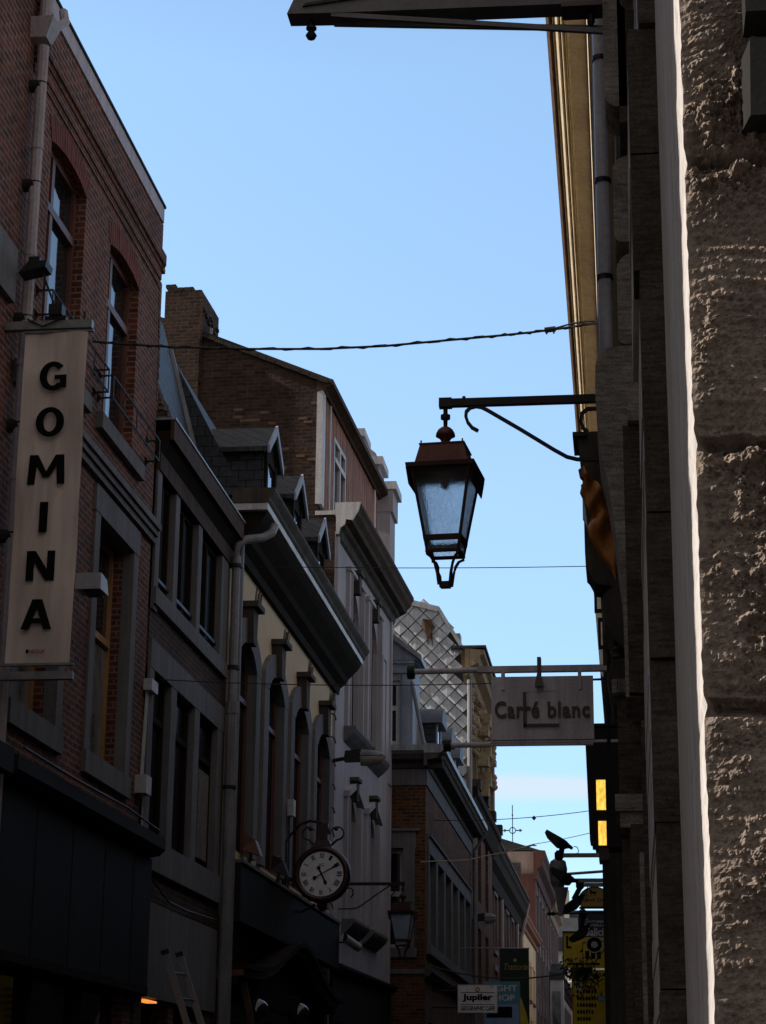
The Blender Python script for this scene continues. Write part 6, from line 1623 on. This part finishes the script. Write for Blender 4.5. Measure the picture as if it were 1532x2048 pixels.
def ex1(B):
    B.tube(tw(dense(P1), 0.016), 0.008, 5)
    B.tube([(-0.71, 18.75, 9.012), (-0.60, 18.75, 9.024)], 0.03, 8)
    B.tube([(-0.69, 18.75, 9.0), (-0.69, 18.75, 8.97)], 0.01, 5); B.tube([(-0.62, 18.75, 9.0), (-0.62, 18.75, 8.975)], 0.01, 5)
    B.tube([(-0.6, 18.75, 9.03), (-0.45, 18.75, 9.07), (-0.3, 18.75, 9.09), (0.03, 18.75, 9.08)], 0.010, 5)
    B.tube([(-0.38, 18.75, 9.06), (-0.36, 18.75, 9.10), (-0.33, 18.75, 9.06)], 0.010, 5)
cable('thick twisted black cable with a clamp, crossing above the big lantern', dense(P1, 3), 0.012, extra=ex1)
cable('hair thin wire crossing the sky behind the tail of the big lantern', catenary((-5.29, 27, 8.895), (-0.2, 27, 8.785), 0.03), 0.006)
cable('hair thin wire crossing at the height of the grey square sign', catenary((-5.29, 22.3, 6.30), (0.03, 22.3, 6.25), 0.08), 0.006)
def ex2(B): B.lathe((-2.088, 45, 7.834), [(0.01, -0.05), (0.05, 0), (0.01, 0.05)], 8)
cable('thin wire with a small bead over the far end of the street', catenary((-4.3, 45, 7.80), (-0.2, 45, 8.085), 0.10), 0.009, extra=ex2)
P5 = [(-4.3, 42, 6.53), (-3.898, 42, 6.545), (-3.308, 42, 6.563), (-2.915, 42, 6.654), (-2.554, 42, 6.713), (-2.192, 42, 6.814), (-1.934, 42, 6.884)]
def ex3(B): B.tube([(-2.2, 42, 6.80), (-2.0, 42, 6.86), (-1.9, 42, 6.85)], 0.03, 6, 0.01); B.tube(tw(dense(P5[2:]), 0.012), 0.006, 5)
cable('pale rope stretched from the brown house with a frayed end', P5, 0.012, 'cable_pale', ex3)
cable('thin wire continuing from the pale rope to the right wall', catenary((-1.934, 42, 6.884), (-0.2, 42, 7.262), 0.03), 0.007)
cable('low sagging black cable in front of the far signs', catenary((-4.35, 42.9, 4.55), (-0.2, 42.9, 4.72), 0.40, 20), 0.017)
cable('short black cable stapled along the white house end', [(-5.1, 42.9, 8.3), (-4.9, 43.2, 8.1), (-4.7, 43.4, 8.05)], 0.012)

# ------------------------------------------------------------------ light, sky, camera
EL = R(31.0); AZ = R(2.2)       # sun from the left, a touch behind the viewer
sun_dir = Vector((-cos(AZ) * cos(EL), -sin(AZ) * cos(EL), sin(EL)))
ld = bpy.data.lights.new('sun', 'SUN'); ld.energy = 4.6; ld.angle = R(0.53); ld.color = (1.0, 0.90, 0.76)
lo = bpy.data.objects.new('sun', ld); COL.objects.link(lo)
lo.rotation_euler = sun_dir.to_track_quat('Z', 'Y').to_euler(); lo.location = (-20, 0, 30)

w = bpy.data.worlds.new('World'); SC.world = w; w.use_nodes = True
nt = w.node_tree; bg = nt.nodes['Background']
sky = N(nt, 'ShaderNodeTexSky'); sky.sky_type = 'NISHITA'; sky.sun_disc = False
sky.sun_elevation = EL; sky.sun_rotation = R(-90) - AZ
sky.air_density = 1.0; sky.dust_density = 0.3; sky.ozone_density = 1.2
# a thin cloud band low over the roofs
tc = N(nt, 'ShaderNodeTexCoord'); sx = N(nt, 'ShaderNodeSeparateXYZ'); nt.links.new(tc.outputs['Generated'], sx.inputs[0])
vm = N(nt, 'ShaderNodeVectorMath', operation='MULTIPLY'); vm.inputs[1].default_value = (5, 5, 60); nt.links.new(tc.outputs['Generated'], vm.inputs[0])
cn = noise_tex(nt, vm.outputs[0], 1.0, 6, 0.55)
off = N(nt, 'ShaderNodeMath', operation='MULTIPLY_ADD'); off.inputs[1].default_value = 0.012; nt.links.new(cn.outputs['Fac'], off.inputs[0]); nt.links.new(sx.outputs[2], off.inputs[2])
cr_ = N(nt, 'ShaderNodeValToRGB'); el = cr_.color_ramp.elements
el[0].position = 0.150; el[0].color = (0, 0, 0, 1); el[1].position = 0.154; el[1].color = (0.5, 0.5, 0.5, 1)
e2 = el.new(0.160); e2.color = (0.5, 0.5, 0.5, 1); e3 = el.new(0.164); e3.color = (0, 0, 0, 1)
nt.links.new(off.outputs[0], cr_.inputs['Fac'])
mx = N(nt, 'ShaderNodeMix', data_type='RGBA'); nt.links.new(cr_.outputs['Color'], mx.inputs[0]); 
gr = N(nt, 'ShaderNodeValToRGB'); ge = gr.color_ramp.elements
ge[0].position = 0.0; ge[0].color = (0.62, 0.72, 0.90, 1); ge[1].position = 0.13; ge[1].color = (0.66, 0.77, 0.92, 1)
for p_, c_ in ((0.30, (1.0, 1.03, 1.08)), (0.48, (1.16, 1.22, 1.16)), (0.62, (0.95, 0.95, 0.95)), (1.0, (0.55, 0.55, 0.55))):
    q_ = ge.new(p_); q_.color = (*c_, 1)
nt.links.new(sx.outputs[2], gr.inputs['Fac'])
SKYC = mulc(nt, sky.outputs[0], gr.outputs['Color'])
# warm grey fill added to the unseen sky overhead and behind, warming the shade
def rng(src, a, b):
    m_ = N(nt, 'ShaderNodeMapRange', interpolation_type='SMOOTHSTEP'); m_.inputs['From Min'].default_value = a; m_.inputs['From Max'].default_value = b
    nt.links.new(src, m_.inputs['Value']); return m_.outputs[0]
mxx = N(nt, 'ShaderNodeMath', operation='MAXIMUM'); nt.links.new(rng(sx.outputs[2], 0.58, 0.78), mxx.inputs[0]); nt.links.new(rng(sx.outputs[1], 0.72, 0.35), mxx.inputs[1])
warm_fill = N(nt, 'ShaderNodeMix', data_type='RGBA'); nt.links.new(mxx.outputs[0], warm_fill.inputs[0]); nt.links.new(SKYC, warm_fill.inputs[6]); warm_fill.inputs[7].default_value = (1.52, 1.40, 1.33, 1)
SKYC = warm_fill.outputs[2]
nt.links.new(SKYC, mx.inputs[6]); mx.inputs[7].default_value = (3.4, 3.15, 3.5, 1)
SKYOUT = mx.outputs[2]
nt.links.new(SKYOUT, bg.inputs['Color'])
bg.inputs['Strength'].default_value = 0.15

cam = bpy.data.cameras.new('camera'); co = bpy.data.objects.new('camera', cam); COL.objects.link(co)
cam.sensor_fit = 'VERTICAL'; cam.sensor_height = 36; cam.lens = 4050 / 2048 * 36; cam.clip_end = 3000; cam.clip_start = 0.05
pitch = math.atan((2220 - 1024) / 4050)
co.matrix_world = Matrix.Translation((0, 0, 1.6)) @ Matrix.Rotation(R(7.0), 4, 'Z') @ Matrix.Rotation(pi / 2 + pitch, 4, 'X') @ Matrix.Rotation(0.010, 4, 'Z')
SC.camera = co
SC.view_settings.view_transform = 'Standard'; SC.view_settings.look = 'None'; SC.view_settings.gamma = 1.0
SC.view_settings.exposure = 0.8
SC.render.resolution_x = 766; SC.render.resolution_y = 1024
SC.cycles.max_bounces = 8
